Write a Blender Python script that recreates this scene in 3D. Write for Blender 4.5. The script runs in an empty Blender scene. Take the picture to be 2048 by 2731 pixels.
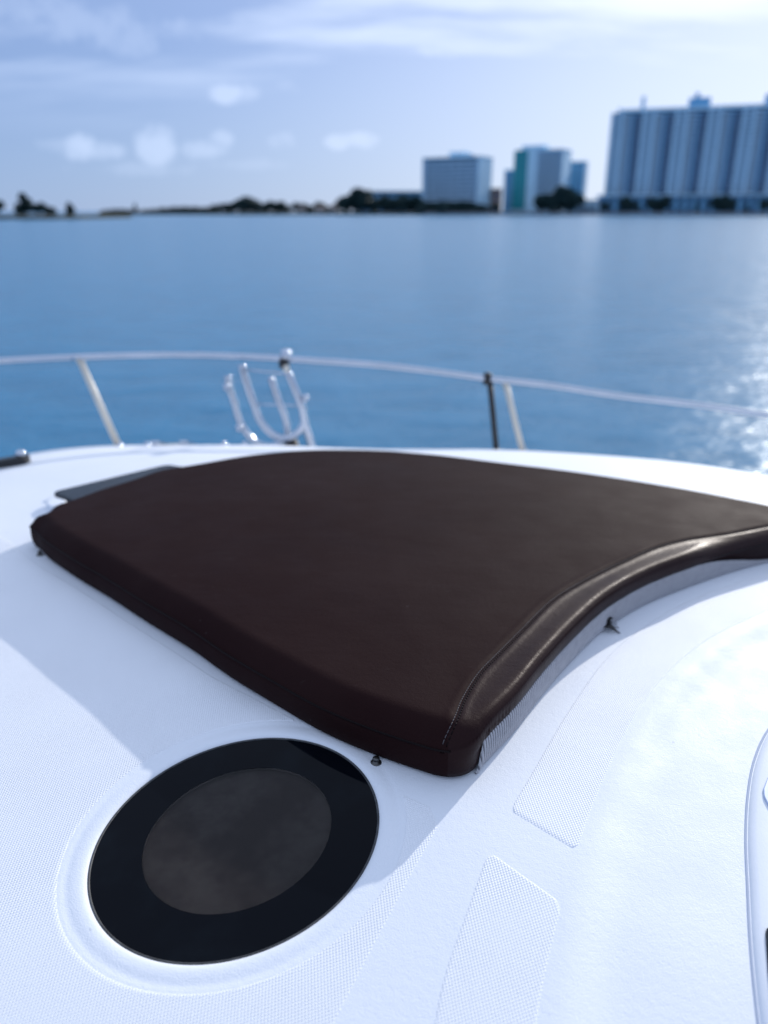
import bpy, bmesh, math, random
import numpy as np
from mathutils import Vector, Matrix

rad = math.radians
S = bpy.context.scene
COL = S.collection

# ------------------------------------------------------------------ camera
CAM_H = 0.90                       # eye above the foredeck (deck under the sunpad is z = 0)
WATER_Z = -1.70
F = 2048.0                         # focal length in photo pixels
PITCH = math.atan((1365.5 - 563) / F)
SP, CP = math.sin(PITCH), math.cos(PITCH)
cam = bpy.data.cameras.new('camera')
cam.sensor_fit = 'HORIZONTAL'
cam.sensor_width = 36.0
cam.lens = 36.0
cam.clip_start = 0.05
cam.clip_end = 30000
cam.dof.use_dof = True
cam.dof.focus_distance = 1.27
cam.dof.aperture_fstop = 2.5
camo = bpy.data.objects.new('camera', cam)
COL.objects.link(camo)
camo.location = (0, 0, CAM_H)
camo.rotation_euler = (rad(90) - PITCH, 0, 0)
S.camera = camo

# ------------------------------------------------------------------ light
SUN_AZ = rad(35)                   # to the right of the viewing direction (+Y)
SUN_EL = rad(21)
EXPOSURE = 0.23
world = bpy.data.worlds.new('World')
S.world = world
world.use_nodes = True


def build_world():
    nt = world.node_tree
    nt.nodes.clear()
    N, L = nt.nodes.new, nt.links.new

    def m(op, a, b=None, c=None, clamp=False):
        n = N('ShaderNodeMath')
        n.operation = op
        n.use_clamp = clamp
        for i, x in enumerate((a, b, c)):
            if x is None:
                continue
            if isinstance(x, (int, float)):
                n.inputs[i].default_value = x
            else:
                L(x, n.inputs[i])
        return n.outputs[0]

    out = N('ShaderNodeOutputWorld')
    bg = N('ShaderNodeBackground')
    bg.inputs['Strength'].default_value = 0.10
    sky = N('ShaderNodeTexSky')
    sky.sky_type = 'NISHITA'
    sky.sun_disc = False
    sky.sun_elevation = SUN_EL
    sky.sun_rotation = SUN_AZ
    sky.altitude = 0
    sky.air_density = 0.75
    sky.dust_density = 0.12
    sky.ozone_density = 5.0
    tint = N('ShaderNodeMix')
    tint.data_type = 'RGBA'
    tint.blend_type = 'MULTIPLY'
    tint.inputs['Factor'].default_value = 1.0
    L(sky.outputs[0], tint.inputs[6])
    tint.inputs[7].default_value = (0.84, 0.86, 1.02, 1)     # the photograph's cool colour balance
    tc = N('ShaderNodeTexCoord')
    sep = N('ShaderNodeSeparateXYZ')
    L(tc.outputs['Generated'], sep.inputs[0])
    X, Y, Z = sep.outputs
    # thin high cloud sheet, laid out on a plane overhead
    zz = m('ADD', m('MAXIMUM', Z, 0.0), 0.16)
    comb = N('ShaderNodeCombineXYZ')
    L(m('DIVIDE', X, zz), comb.inputs[0])
    L(m('DIVIDE', Y, zz), comb.inputs[1])
    n1 = N('ShaderNodeTexNoise')
    n1.inputs['Scale'].default_value = 1.15
    n1.inputs['Detail'].default_value = 6
    n1.inputs['Roughness'].default_value = 0.55
    mp = N('ShaderNodeMapping')
    mp.inputs['Location'].default_value = (3.1, 1.7, 0)
    mp.inputs['Rotation'].default_value = (0, 0, 0.35)
    mp.inputs['Scale'].default_value = (0.55, 1.5, 1)
    L(comb.outputs[0], mp.inputs[0])
    L(mp.outputs[0], n1.inputs['Vector'])
    hi = N('ShaderNodeMapRange')
    hi.interpolation_type = 'SMOOTHSTEP'
    hi.inputs['From Min'].default_value = 0.33
    hi.inputs['From Max'].default_value = 0.66
    L(n1.outputs['Fac'], hi.inputs['Value'])
    up = N('ShaderNodeMapRange')
    up.interpolation_type = 'SMOOTHSTEP'
    up.inputs['From Min'].default_value = 0.06
    up.inputs['From Max'].default_value = 0.24
    L(Z, up.inputs['Value'])
    deck_ = N('ShaderNodeMapRange')          # the sheet thickens overhead
    deck_.interpolation_type = 'SMOOTHSTEP'
    deck_.inputs['From Min'].default_value = 0.10
    deck_.inputs['From Max'].default_value = 0.50
    deck_.inputs['To Max'].default_value = 0.72
    L(Z, deck_.inputs['Value'])
    high = m('MULTIPLY', m('MULTIPLY', hi.outputs[0], 1.0), up.outputs[0])
    high = m('MAXIMUM', high, m('ADD', deck_.outputs[0], m('MULTIPLY', m('SUBTRACT', n1.outputs['Fac'], .5), m('MULTIPLY', deck_.outputs[0], 0.9))))
    # low cumulus puffs: (photo u, v, half width, half height, strength)
    puffs = [(240, 398, 52, 26, .85), (300, 402, 26, 16, .6), (150, 388, 40, 14, .35), (413, 390, 38, 36, .8), (430, 362, 24, 20, .6),
             (550, 396, 44, 22, .65), (590, 370, 34, 18, .65), (765, 378, 46, 22, .5), (905, 380, 34, 16, .8), (962, 374, 40, 18, .8),
             (620, 250, 52, 18, .9), (668, 242, 34, 16, .7), (771, 232, 36, 18, .5), (1150, 128, 52, 15, .9), (1215, 136, 60, 14, .7),
             (1610, 112, 110, 18, .7), (1790, 88, 90, 20, .8), (753, 62, 110, 32, .6), (321, 97, 70, 34, .45), (120, 45, 240, 34, .5),
             (1080, 30, 240, 30, .55), (690, 440, 120, 14, .3), (350, 452, 110, 14, .3), (1950, 200, 80, 16, .5),
             (-260, 380, 70, 28, .7), (-520, 300, 90, 30, .8), (2400, 330, 80, 26, .7), (2700, 250, 100, 30, .7)]
    nz = N('ShaderNodeTexNoise')
    nz.inputs['Scale'].default_value = 26
    nz.inputs['Detail'].default_value = 5
    nz.inputs['Roughness'].default_value = 0.6
    L(tc.outputs['Generated'], nz.inputs['Vector'])
    wob = m('MULTIPLY', m('SUBTRACT', nz.outputs['Fac'], 0.5), 4.0)
    acc = None
    for u, v, w, h, st in puffs:
        a, b = (u - 1024) / F, (v - 1365.5) / F
        d = Vector((a, CP - b * SP, -SP - b * CP)).normalized()
        r = Vector((d.y, -d.x, 0)).normalized()
        t = r.cross(d)
        g = math.sqrt(1 + a * a + b * b)

        def dot(vec, off, s):
            n = N('ShaderNodeVectorMath')
            n.operation = 'DOT_PRODUCT'
            L(tc.outputs['Generated'], n.inputs[0])
            n.inputs[1].default_value = vec
            return m('MULTIPLY', n.outputs['Value'], s)
        # in front of the viewer only
        front = m('GREATER_THAN', dot(d, 0, 1.0), 0.5)
        qx = dot(r, 0, F * .95 / w / g)
        qy = dot(t, 0, F * .95 / h / g)
        q = m('ADD', m('MULTIPLY', qx, qx), m('MULTIPLY', qy, qy))
        q = m('ADD', q, wob)
        k = N('ShaderNodeMapRange')
        k.interpolation_type = 'SMOOTHSTEP'
        k.inputs['From Min'].default_value = 1.45
        k.inputs['From Max'].default_value = -0.2
        k.inputs['To Max'].default_value = st * .52
        L(q, k.inputs['Value'])
        k = m('MULTIPLY', k.outputs[0], front)
        acc = k if acc is None else m('MAXIMUM', acc, k)
    cov = m('MAXIMUM', acc, high, clamp=True)
    # clouds: white, brighter towards the sun
    sd = Vector((math.sin(SUN_AZ) * math.cos(SUN_EL), math.cos(SUN_AZ) * math.cos(SUN_EL), math.sin(SUN_EL)))
    n = N('ShaderNodeVectorMath')
    n.operation = 'DOT_PRODUCT'
    L(tc.outputs['Generated'], n.inputs[0])
    n.inputs[1].default_value = sd
    glow = m('POWER', m('MAXIMUM', n.outputs['Value'], 0.0), 6.0)
    cl = N('ShaderNodeMix')
    cl.data_type = 'RGBA'
    L(glow, cl.inputs['Factor'])
    cl.inputs[6].default_value = (7.0, 8.3, 10.9, 1)
    cl.inputs[7].default_value = (9.8, 10.2, 11.0, 1)
    mix = N('ShaderNodeMix')
    mix.data_type = 'RGBA'
    L(m('MAXIMUM', cov, m('MULTIPLY', glow, 0.50)), mix.inputs['Factor'])
    L(cl.outputs[2], mix.inputs[7])
    # low haze band along the whole horizon
    hz_ = N('ShaderNodeMapRange')
    hz_.interpolation_type = 'SMOOTHSTEP'
    hz_.inputs['From Min'].default_value = 0.42
    hz_.inputs['From Max'].default_value = -0.02
    hz_.inputs['To Max'].default_value = 0.85
    L(Z, hz_.inputs['Value'])
    hcol = N('ShaderNodeMix')
    hcol.data_type = 'RGBA'
    L(m('POWER', m('MAXIMUM', n.outputs['Value'], 0.0), 4.0), hcol.inputs['Factor'])
    hcol.inputs[6].default_value = (2.6, 3.7, 6.0, 1)
    hcol.inputs[7].default_value = (7.9, 8.2, 8.9, 1)
    hmix = N('ShaderNodeMix')
    hmix.data_type = 'RGBA'
    L(hz_.outputs[0], hmix.inputs['Factor'])
    L(tint.outputs[2], hmix.inputs[6])
    L(hcol.outputs[2], hmix.inputs[7])
    L(hmix.outputs[2], mix.inputs[6])
    L(mix.outputs[2], bg.inputs['Color'])
    L(bg.outputs[0], out.inputs['Surface'])


build_world()
world.cycles.sampling_method = 'MANUAL'
world.cycles.sample_map_resolution = 512
sun = bpy.data.lights.new('sun', 'SUN')
sun.energy = 3.0
sun.angle = rad(0.6)
sun.color = (1.0, 0.95, 0.88)
suno = bpy.data.objects.new('sun', sun)
COL.objects.link(suno)
sdir = Vector((math.sin(SUN_AZ) * math.cos(SUN_EL), math.cos(SUN_AZ) * math.cos(SUN_EL), math.sin(SUN_EL)))
suno.rotation_euler = sdir.to_track_quat('Z', 'Y').to_euler()
suno.location = (20, 30, 20)
S.cycles.sample_clamp_indirect = 4.0
vs = S.view_settings
vs.view_transform = 'Standard'
vs.look = 'None'
vs.gamma = 1.0
vs.exposure = EXPOSURE

# ------------------------------------------------------------------ helpers
rng = random.Random(7)


def ray(u, v):
    a, b = (u - 1024) / F, (v - 1365.5) / F
    return Vector((a, CP - b * SP, -SP - b * CP))


def on_z(u, v, z):
    d = ray(u, v)
    return Vector((0, 0, CAM_H)) + d * ((z - CAM_H) / d.z)


def at_y(u, v, y):
    d = ray(u, v)
    return Vector((0, 0, CAM_H)) + d * (y / d.y)


def catmull(P, n_per=12, closed=False):
    P = [Vector(p) for p in P]
    n = len(P)
    out = []
    for i in range(n if closed else n - 1):
        if closed:
            p0, p1, p2, p3 = P[i - 1], P[i], P[(i + 1) % n], P[(i + 2) % n]
        else:
            p0, p1, p2, p3 = P[max(i - 1, 0)], P[i], P[i + 1], P[min(i + 2, n - 1)]
        # centripetal-ish via chord scaled tangents
        d01, d12, d23 = max((p1 - p0).length, 1e-6), max((p2 - p1).length, 1e-6), max((p3 - p2).length, 1e-6)
        m1 = ((p1 - p0) / d01 * d12 + (p2 - p1) / d12 * d01) / (d01 + d12) * d12 if (p1 - p0).length > 1e-6 else (p2 - p1)
        m2 = ((p2 - p1) / d12 * d23 + (p3 - p2) / d23 * d12) / (d12 + d23) * d12 if (p3 - p2).length > 1e-6 else (p2 - p1)
        for k in range(n_per):
            t = k / n_per
            t2, t3 = t * t, t * t * t
            out.append(p1 * (2 * t3 - 3 * t2 + 1) + m1 * (t3 - 2 * t2 + t) + p2 * (3 * t2 - 2 * t3) + m2 * (t3 - t2))
    if not closed:
        out.append(P[-1].copy())
    return out


def resample(P, n, closed=False):
    A = np.array([list(p) for p in P], float)
    if closed:
        A = np.vstack([A, A[:1]])
    s = np.r_[0, np.cumsum(np.linalg.norm(np.diff(A, axis=0), axis=1))]
    t = np.linspace(0, s[-1], n, endpoint=not closed)
    return np.stack([np.interp(t, s, A[:, k]) for k in range(A.shape[1])], 1)


def mesh_obj(name, V, Fc, mat, parent=None, smooth=True, loc=None):
    me = bpy.data.meshes.new(name)
    me.from_pydata([tuple(v) for v in V], [], [tuple(f) for f in Fc])
    me.validate()
    bm = bmesh.new()
    bm.from_mesh(me)
    bmesh.ops.recalc_face_normals(bm, faces=bm.faces)
    bm.to_mesh(me)
    bm.free()
    if smooth:
        me.polygons.foreach_set('use_smooth', [True] * len(me.polygons))
    if mat:
        me.materials.append(mat)
    o = bpy.data.objects.new(name, me)
    COL.objects.link(o)
    if parent:
        o.parent = parent
    if loc:
        o.location = loc
    return o


def flip_up(o):
    """an open sheet: make its normals point up"""
    me = o.data
    nz = sum(p.normal.z * p.area for p in me.polygons)
    if nz < 0:
        me.flip_normals()


def empty(name, loc, label=None, cat=None, group=None, parent=None):
    o = bpy.data.objects.new(name, None)
    COL.objects.link(o)
    o.location = loc
    if parent:
        o.parent = parent
    tag(o, label, cat, group)
    return o


def tag(o, label=None, cat=None, group=None, kind=None):
    if label:
        o['label'] = label
    if cat:
        o['category'] = cat
    if group:
        o['group'] = group
    if kind:
        o['kind'] = kind
    return o


def tube_geo(P, r, sides=12, closed=False, cap=True):
    P = [Vector(p) for p in P]
    n = len(P)
    V, Fc = [], []
    up = None
    for i in range(n):
        if closed:
            t = (P[(i + 1) % n] - P[i - 1]).normalized()
        else:
            t = (P[min(i + 1, n - 1)] - P[max(i - 1, 0)]).normalized()
        if up is None:
            up = Vector((0, 0, 1)) if abs(t.z) < .9 else Vector((1, 0, 0))
        a = (up - t * up.dot(t)).normalized()
        up = a
        b = t.cross(a)
        rr = r[i] if isinstance(r, (list, tuple)) else r
        for k in range(sides):
            ph = 2 * math.pi * k / sides
            V.append(P[i] + a * math.cos(ph) * rr + b * math.sin(ph) * rr)
    for i in range(n if closed else n - 1):
        j = (i + 1) % n
        for k in range(sides):
            k2 = (k + 1) % sides
            Fc.append((i * sides + k, i * sides + k2, j * sides + k2, j * sides + k))
    if cap and not closed:
        Fc.append(tuple(range(sides))[::-1])
        Fc.append(tuple((n - 1) * sides + k for k in range(sides)))
    return V, Fc


def tube(name, P, r, mat, parent, sides=12, closed=False):
    V, Fc = tube_geo(P, r, sides, closed)
    return mesh_obj(name, V, Fc, mat, parent)


def lathe(name, prof, mat, parent, loc=(0, 0, 0), seg=24, axis=None):
    """prof: list of (r, z); closed at both ends"""
    V, Fc = [], []
    for r, z in prof:
        for k in range(seg):
            a = 2 * math.pi * k / seg
            V.append(Vector((r * math.cos(a), r * math.sin(a), z)))
    for i in range(len(prof) - 1):
        for k in range(seg):
            k2 = (k + 1) % seg
            Fc.append((i * seg + k, i * seg + k2, (i + 1) * seg + k2, (i + 1) * seg + k))
    Fc.append(tuple(range(seg))[::-1])
    Fc.append(tuple((len(prof) - 1) * seg + k for k in range(seg)))
    M = Matrix.Identity(4)
    if axis is not None:
        M = Vector(axis).to_track_quat('Z', 'Y').to_matrix().to_4x4()
    V = [M @ v + Vector(loc) for v in V]
    return mesh_obj(name, V, Fc, mat, parent)


def box_geo(x0, x1, y0, y1, z0, z1):
    V = [(x0, y0, z0), (x1, y0, z0), (x1, y1, z0), (x0, y1, z0), (x0, y0, z1), (x1, y0, z1), (x1, y1, z1), (x0, y1, z1)]
    Fc = [(0, 3, 2, 1), (4, 5, 6, 7), (0, 1, 5, 4), (1, 2, 6, 5), (2, 3, 7, 6), (3, 0, 4, 7)]
    return V, Fc


def join_geo(parts):
    V, Fc = [], []
    for v, f in parts:
        o = len(V)
        V += list(v)
        Fc += [tuple(i + o for i in q) for q in f]
    return V, Fc


def box(name, x0, x1, y0, y1, z0, z1, mat, parent=None):
    V, Fc = box_geo(x0, x1, y0, y1, z0, z1)
    return mesh_obj(name, V, Fc, mat, parent, smooth=False)


def smoothstep(a, b, x):
    t = np.clip((np.asarray(x, float) - a) / (b - a), 0, 1)
    return t * t * (3 - 2 * t)


# ------------------------------------------------------------------ materials
class MatB:
    def __init__(self, name):
        self.m = bpy.data.materials.new(name)
        self.m.use_nodes = True
        self.nt = self.m.node_tree
        self.b = self.nt.nodes['Principled BSDF']
        self.co = None

    def n(self, t, **kw):
        x = self.nt.nodes.new(t)
        for k, v in kw.items():
            setattr(x, k, v)
        return x

    def l(self, a, b):
        self.nt.links.new(a, b)

    def coord(self):
        if self.co is None:
            self.co = self.n('ShaderNodeTexCoord').outputs['Object']
        return self.co

    def noise(self, scale, detail=3, rough=.5, vec=None, stretch=None):
        x = self.n('ShaderNodeTexNoise')
        x.inputs['Scale'].default_value = scale
        x.inputs['Detail'].default_value = detail
        x.inputs['Roughness'].default_value = rough
        src = vec or self.coord()
        if stretch:
            mp = self.n('ShaderNodeMapping')
            mp.inputs['Scale'].default_value = stretch
            self.l(src, mp.inputs[0])
            src = mp.outputs[0]
        self.l(src, x.inputs['Vector'])
        return x.outputs['Fac']

    def math(self, op, a, b=None, clamp=False):
        x = self.n('ShaderNodeMath', operation=op, use_clamp=clamp)
        for i, q in enumerate((a, b)):
            if q is None:
                continue
            if isinstance(q, (int, float)):
                x.inputs[i].default_value = q
            else:
                self.l(q, x.inputs[i])
        return x.outputs[0]

    def rng(self, v, a, b, c=0., d=1.):
        x = self.n('ShaderNodeMapRange')
        x.interpolation_type = 'SMOOTHSTEP'
        for k, q in zip(('From Min', 'From Max', 'To Min', 'To Max'), (a, b, c, d)):
            x.inputs[k].default_value = q
        self.l(v, x.inputs['Value'])
        return x.outputs[0]

    def mixc(self, fac, a, b):
        x = self.n('ShaderNodeMix', data_type='RGBA')
        if isinstance(fac, (int, float)):
            x.inputs['Factor'].default_value = fac
        else:
            self.l(fac, x.inputs['Factor'])
        for i, q in ((6, a), (7, b)):
            if isinstance(q, tuple):
                x.inputs[i].default_value = q if len(q) == 4 else q + (1,)
            else:
                self.l(q, x.inputs[i])
        return x.outputs[2]

    def bump(self, h, dist, strength=1.0, prev=None):
        x = self.n('ShaderNodeBump')
        x.inputs['Strength'].default_value = strength
        x.inputs['Distance'].default_value = dist
        self.l(h, x.inputs['Height'])
        if prev:
            self.l(prev, x.inputs['Normal'])
        return x.outputs[0]

    def set(self, **kw):
        for k, v in kw.items():
            k = k.replace('_', ' ')
            if isinstance(v, (int, float)):
                self.b.inputs[k].default_value = v
            elif isinstance(v, tuple):
                self.b.inputs[k].default_value = v if len(v) == 4 else v + (1,)
            else:
                self.l(v, self.b.inputs[k])
        return self


GEL = (0.74, 0.77, 0.82)


def gelcoat_mat(name, peel=0.0002, dirt=True):
    g = MatB(name)
    n1 = g.noise(2.2, 4)
    c = g.mixc(g.rng(n1, .35, .75), GEL, (0.715, 0.75, 0.805))
    if dirt:
        sp = g.rng(g.noise(55, 2, .4), .765, .80)
        c = g.mixc(g.math('MULTIPLY', sp, .35), c, (.36, .38, .42))
    g.set(Base_Color=c, Roughness=g.rng(g.noise(14, 3), .3, .7, .52, .64), Specular_IOR_Level=.28)
    b = g.bump(g.noise(420, 2), peel * 2.6, 1.0)
    b = g.bump(g.noise(90, 3), peel * 2.2, 1.0, b)
    b = g.bump(g.noise(5, 2), .004, .25, b)
    g.set(Normal=b)
    return g.m


def nonskid_mat():
    g = MatB('nonskid_gelcoat')
    mp = g.n('ShaderNodeMapping')
    mp.inputs['Rotation'].default_value = (0, 0, rad(33))
    g.l(g.coord(), mp.inputs[0])
    sep = g.n('ShaderNodeSeparateXYZ')
    g.l(mp.outputs[0], sep.inputs[0])
    k = 2 * math.pi / 0.0108
    a = g.math('MULTIPLY', g.math('ADD', sep.outputs[0], g.math('MULTIPLY', sep.outputs[1], .80)), k)
    b = g.math('MULTIPLY', g.math('SUBTRACT', sep.outputs[0], g.math('MULTIPLY', sep.outputs[1], .80)), k)
    h = g.math('MULTIPLY', g.math('ABSOLUTE', g.math('SINE', a)), g.math('ABSOLUTE', g.math('SINE', b)))
    h = g.math('POWER', h, 0.75)
    worn = g.rng(g.noise(6, 3), .3, .75, .75, 1.)
    h = g.math('MULTIPLY', h, worn)
    n1 = g.noise(2.2, 4)
    c = g.mixc(g.rng(n1, .35, .75), (.79, .815, .86), (.765, .79, .84))
    # a little grime sits in the grooves
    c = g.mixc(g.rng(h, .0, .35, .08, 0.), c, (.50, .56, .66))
    g.set(Base_Color=c, Roughness=.55, Specular_IOR_Level=.3)
    nb = g.bump(g.noise(350, 2), .0003, 1.0)
    g.set(Normal=g.bump(h, .0008, 1.0, nb))
    return g.m


def leather_mat(name='brown_vinyl', r0=.64, r1=.71, spec=.045):
    g = MatB(name)
    big = g.noise(3.0, 5, .6)
    c = g.mixc(g.rng(big, .3, .7), (.0140, .0054, .0058), (.0180, .0080, .0080))
    # faint scuffs
    sc = g.rng(g.noise(16, 5, .65, stretch=(1, 3.5, 1)), .66, .78)
    c = g.mixc(g.math('MULTIPLY', sc, .14), c, (.10, .085, .08))
    spot = g.rng(g.noise(70, 2, .5), .79, .82)
    c = g.mixc(g.math('MULTIPLY', spot, .35), c, (.22, .20, .19))
    r = g.rng(g.noise(9, 4), .3, .7, r0, r1)
    g.set(Base_Color=c, Roughness=r, Specular_IOR_Level=spec, Specular_Tint=(1.0, .80, .80))
    v = g.n('ShaderNodeTexVoronoi')
    v.inputs['Scale'].default_value = 520
    g.l(g.coord(), v.inputs['Vector'])
    b = g.bump(v.outputs['Distance'], .00022, .8)
    b = g.bump(g.noise(130, 4, .6), .0006, .8, b)
    b = g.bump(g.noise(11, 3, .5, stretch=(1, 1.8, 1)), .004, .35, b)
    g.set(Normal=b)
    return g.m


def simple(name, col, rough=.5, metal=0., bump=None, var=None, spec=.5, scale=8):
    g = MatB(name)
    if var:
        g.set(Base_Color=g.mixc(g.rng(g.noise(scale, 4), .3, .7), col, var))
    else:
        g.set(Base_Color=col)
    g.set(Roughness=rough, Metallic=metal, Specular_IOR_Level=spec)
    if bump:
        g.set(Normal=g.bump(g.noise(bump[0], 3), bump[1]))
    return g.m


M = {}
M['gel'] = gelcoat_mat('white_gelcoat')
M['gel_smooth'] = gelcoat_mat('white_gelcoat_smooth', .00007, False)
M['nonskid'] = nonskid_mat()
M['leather'] = leather_mat()
M['bolster'] = leather_mat('smooth_brown_vinyl', .36, .46, .09)
M['piping'] = simple('brown_piping', (.006, .003, .0035), .6, bump=(300, .0003), spec=.1)
M['thread'] = simple('thread', (.085, .075, .08), .8)
g = MatB('grey_mesh_fabric')
at_ = g.n('ShaderNodeAttribute', attribute_name='rib')
c = g.mixc(g.rng(at_.outputs['Fac'], .05, .75), (.10, .10, .112), (.46, .455, .48))
c = g.mixc(g.rng(g.noise(60, 4), .4, .75, 0, .35), c, (.26, .26, .285))
g.set(Base_Color=c, Roughness=.85, Specular_IOR_Level=.2, Normal=g.bump(g.noise(900, 3), .0006))
M['meshfab'] = g.m
M['black'] = simple('black_rubber', (.012, .012, .014), .5, bump=(200, .0004))
M['steel'] = simple('stainless_steel', (.54, .58, .65), .18, 1.0, bump=(40, .0002), var=(.48, .53, .60))
M['steel_dull'] = simple('satin_aluminium', (.66, .62, .54), .5, .2, var=(.60, .57, .50))
M['gasket'] = simple('grey_gasket', (.022, .024, .028), .6, bump=(150, .001), var=(.06, .065, .07), scale=60)
M['chrome_dark'] = simple('tarnished_brass', (.10, .10, .10), .35, .9, bump=(120, .0004))

g = MatB('black_glass_band')
g.set(Base_Color=g.mixc(g.rng(g.noise(9, 4), .45, .75), (.0022, .0030, .0052), (.004, .006, .009)),
      Roughness=g.rng(g.noise(20, 4), .4, .8, .03, .14), Specular_IOR_Level=.07)
M['glass_band'] = g.m
g = MatB('tinted_glass_centre')
g.set(Base_Color=(.60, .59, .60), Roughness=.06, Transmission_Weight=1.0, IOR=1.25)
M['glass_mid'] = g.m
g = MatB('brown_blind')
dust = g.rng(g.noise(13, 6, .6), .35, .75)
c = g.mixc(dust, (.036, .029, .028), (.070, .062, .058))
hole = g.rng(g.noise(30, 5, .7), .70, .78)
c = g.mixc(g.math('MULTIPLY', hole, .8), c, (.02, .02, .02))
g.set(Base_Color=c, Roughness=.9, Specular_IOR_Level=.1, Normal=g.bump(g.noise(16, 4), .01, .5))
M['blind'] = g.m
M['smoked'] = simple('smoked_acrylic', (.016, .021, .028), .25, var=(.024, .03, .037), spec=.08)

# water
g = MatB('sea_water')
co = g.n('ShaderNodeTexCoord').outputs['Object']
g.co = co
w1 = g.noise(1.1, 4, .55, stretch=(.6, 1.0, 1))
w2 = g.noise(4.5, 3, .55, stretch=(.7, 1, 1))
w3 = g.noise(.12, 3, .5, stretch=(.4, 1, 1))
nb = g.bump(w3, .16, 1.0)
nb = g.bump(w1, .11, 1.0, nb)
nb = g.bump(w2, .025, 1.0, nb)
c = g.mixc(g.rng(w1, .3, .7), (.003, .125, .250), (.005, .150, .295))
g.set(Base_Color=c, Roughness=.27, Specular_IOR_Level=.50, Specular_Tint=(.42, .80, 1.0), IOR=1.33, Normal=nb)
M['water'] = g.m

# ------------------------------------------------------------------ the sea and the far shore (setting)
V, Fc = [], []
rings = [0.0] + [2 * 1.28 ** k for k in range(36)]
SEG = 96
for r in rings:
    for k in range(SEG):
        a = 2 * math.pi * k / SEG
        V.append((r * math.sin(a), r * math.cos(a), WATER_Z))
for i in range(len(rings) - 1):
    for k in range(SEG):
        k2 = (k + 1) % SEG
        if i == 0:
            Fc.append((k, SEG + k, SEG + k2)) if False else None
            continue
        Fc.append((i * SEG + k, (i + 1) * SEG + k, (i + 1) * SEG + k2, i * SEG + k2))
Fc = [f for f in Fc if f]
Fc.append(tuple(SEG + k for k in range(SEG)))
sea = mesh_obj('water', V, Fc, M['water'])
flip_up(sea)
tag(sea, kind='structure')

M['land'] = simple('shore_ground', (.035, .045, .038), .9, var=(.02, .03, .024), bump=(.4, .2), scale=.1)
M['seawall'] = simple('seawall_concrete', (.24, .25, .26), .85, var=(.16, .17, .18), scale=.3)


def land_strip(name, front, depth, h, wobble, label=None):
    """front: list of (u, y) from left to right at the water's edge"""
    pts = []
    for u, y in front:
        x = (u - 1024) / F * y * (1 / (CP + .392 * SP)) / 1.0
        pts.append(Vector((x, y, 0)))
    pts = catmull(pts, 10)
    rnd = random.Random(len(front))
    V, Fc = [], []
    n = len(pts)
    rows = [(0, WATER_Z - .5), (0.0, WATER_Z + h * .6), (1.5, WATER_Z + h), (depth * .4, WATER_Z + h * 1.5), (depth, WATER_Z + h * 1.2), (depth, WATER_Z - .5)]
    for i, p in enumerate(pts):
        w = wobble * rnd.uniform(-1, 1)
        for dy, z in rows:
            V.append((p.x, p.y + dy + w, z + (rnd.uniform(-.1, .1) * h if dy > 1 else 0)))
    R = len(rows)
    for i in range(n - 1):
        for k in range(R - 1):
            Fc.append((i * R + k, (i + 1) * R + k, (i + 1) * R + k + 1, i * R + k + 1))
    Fc.append(tuple(range(R)))
    Fc.append(tuple((n - 1) * R + k for k in range(R))[::-1])
    o = mesh_obj(name, V, Fc, M['land'], smooth=False)
    tag(o, kind='structure')
    return o


land_strip('island_ground', [(-700, 292), (-300, 285), (-60, 280), (60, 280), (150, 282), (212, 290)], 60, .9, .6)
land_strip('far_shore_ground', [(262, 640), (420, 632), (560, 622), (760, 612), (900, 604), (1050, 600), (1200, 596), (1400, 590),
                                (1600, 575), (1800, 545), (2100, 520), (2500, 500)], 420, 1.3, .8)

# ------------------------------------------------------------------ the boat: outline and deck surface
yacht = empty('motor_yacht', (0, 1.0, WATER_Z), 'white motor yacht foredeck with textured panels, round hatch and steel bow rail', 'boat')
YINV = Vector((0, 1.0, WATER_Z))


def yobj(o, parent=None):
    return o


edge_px = [(0, 1216, -.26), (130, 1209, -.255), (320, 1203, -.25), (550, 1199, -.25), (760, 1203, -.25), (950, 1214, -.255),
           (1130, 1216, -.265), (1300, 1217, -.28), (1500, 1229, -.30), (1750, 1256, -.34), (2048, 1294, -.38)]
EDGE = [on_z(u, v, z) for u, v, z in edge_px]
left_ext = [Vector((-2.75, -1.6, -.46)), Vector((-2.95, .2, -.44)), Vector((-2.95, 1.5, -.40)), Vector((-2.65, 2.55, -.33)), Vector((-2.25, 3.08, -.29))]
right_ext = [Vector((2.45, 3.12, -.42)), Vector((2.85, 2.3, -.46)), Vector((3.1, 1.0, -.48)), Vector((3.1, -1.6, -.5))]
OUT = catmull(left_ext + EDGE + right_ext, 14)
OUTA = np.array([list(p) for p in OUT])
CC = np.array([0.05, 1.95])          # crown of the deck, under the sunpad
HC = np.array([-0.2322, 0.958])       # hatch centre
HA, HB = 0.2300, 0.2089                # hatch half axes
HANG = rad(38)        # direction of the long axis


def ray_edge(C, ang, poly):
    """distance from C along ang to a closed polygon"""
    d = np.array([math.cos(ang), math.sin(ang)])
    A = poly[:, :2]
    B = np.roll(A, -1, axis=0)
    e = B - A
    den = d[0] * e[:, 1] - d[1] * e[:, 0]
    den = np.where(abs(den) < 1e-12, 1e-12, den)
    w = A - C
    t = (w[:, 0] * e[:, 1] - w[:, 1] * e[:, 0]) / den
    s = (w[:, 0] * d[1] - w[:, 1] * d[0]) / den
    ok = (t > 1e-6) & (s >= 0) & (s < 1)
    i = np.where(ok)[0]
    j = i[np.argmin(t[i])]
    zz = poly[j, 2] * (1 - s[j]) + np.roll(poly[:, 2], -1)[j] * s[j]
    return t[j], zz


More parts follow.
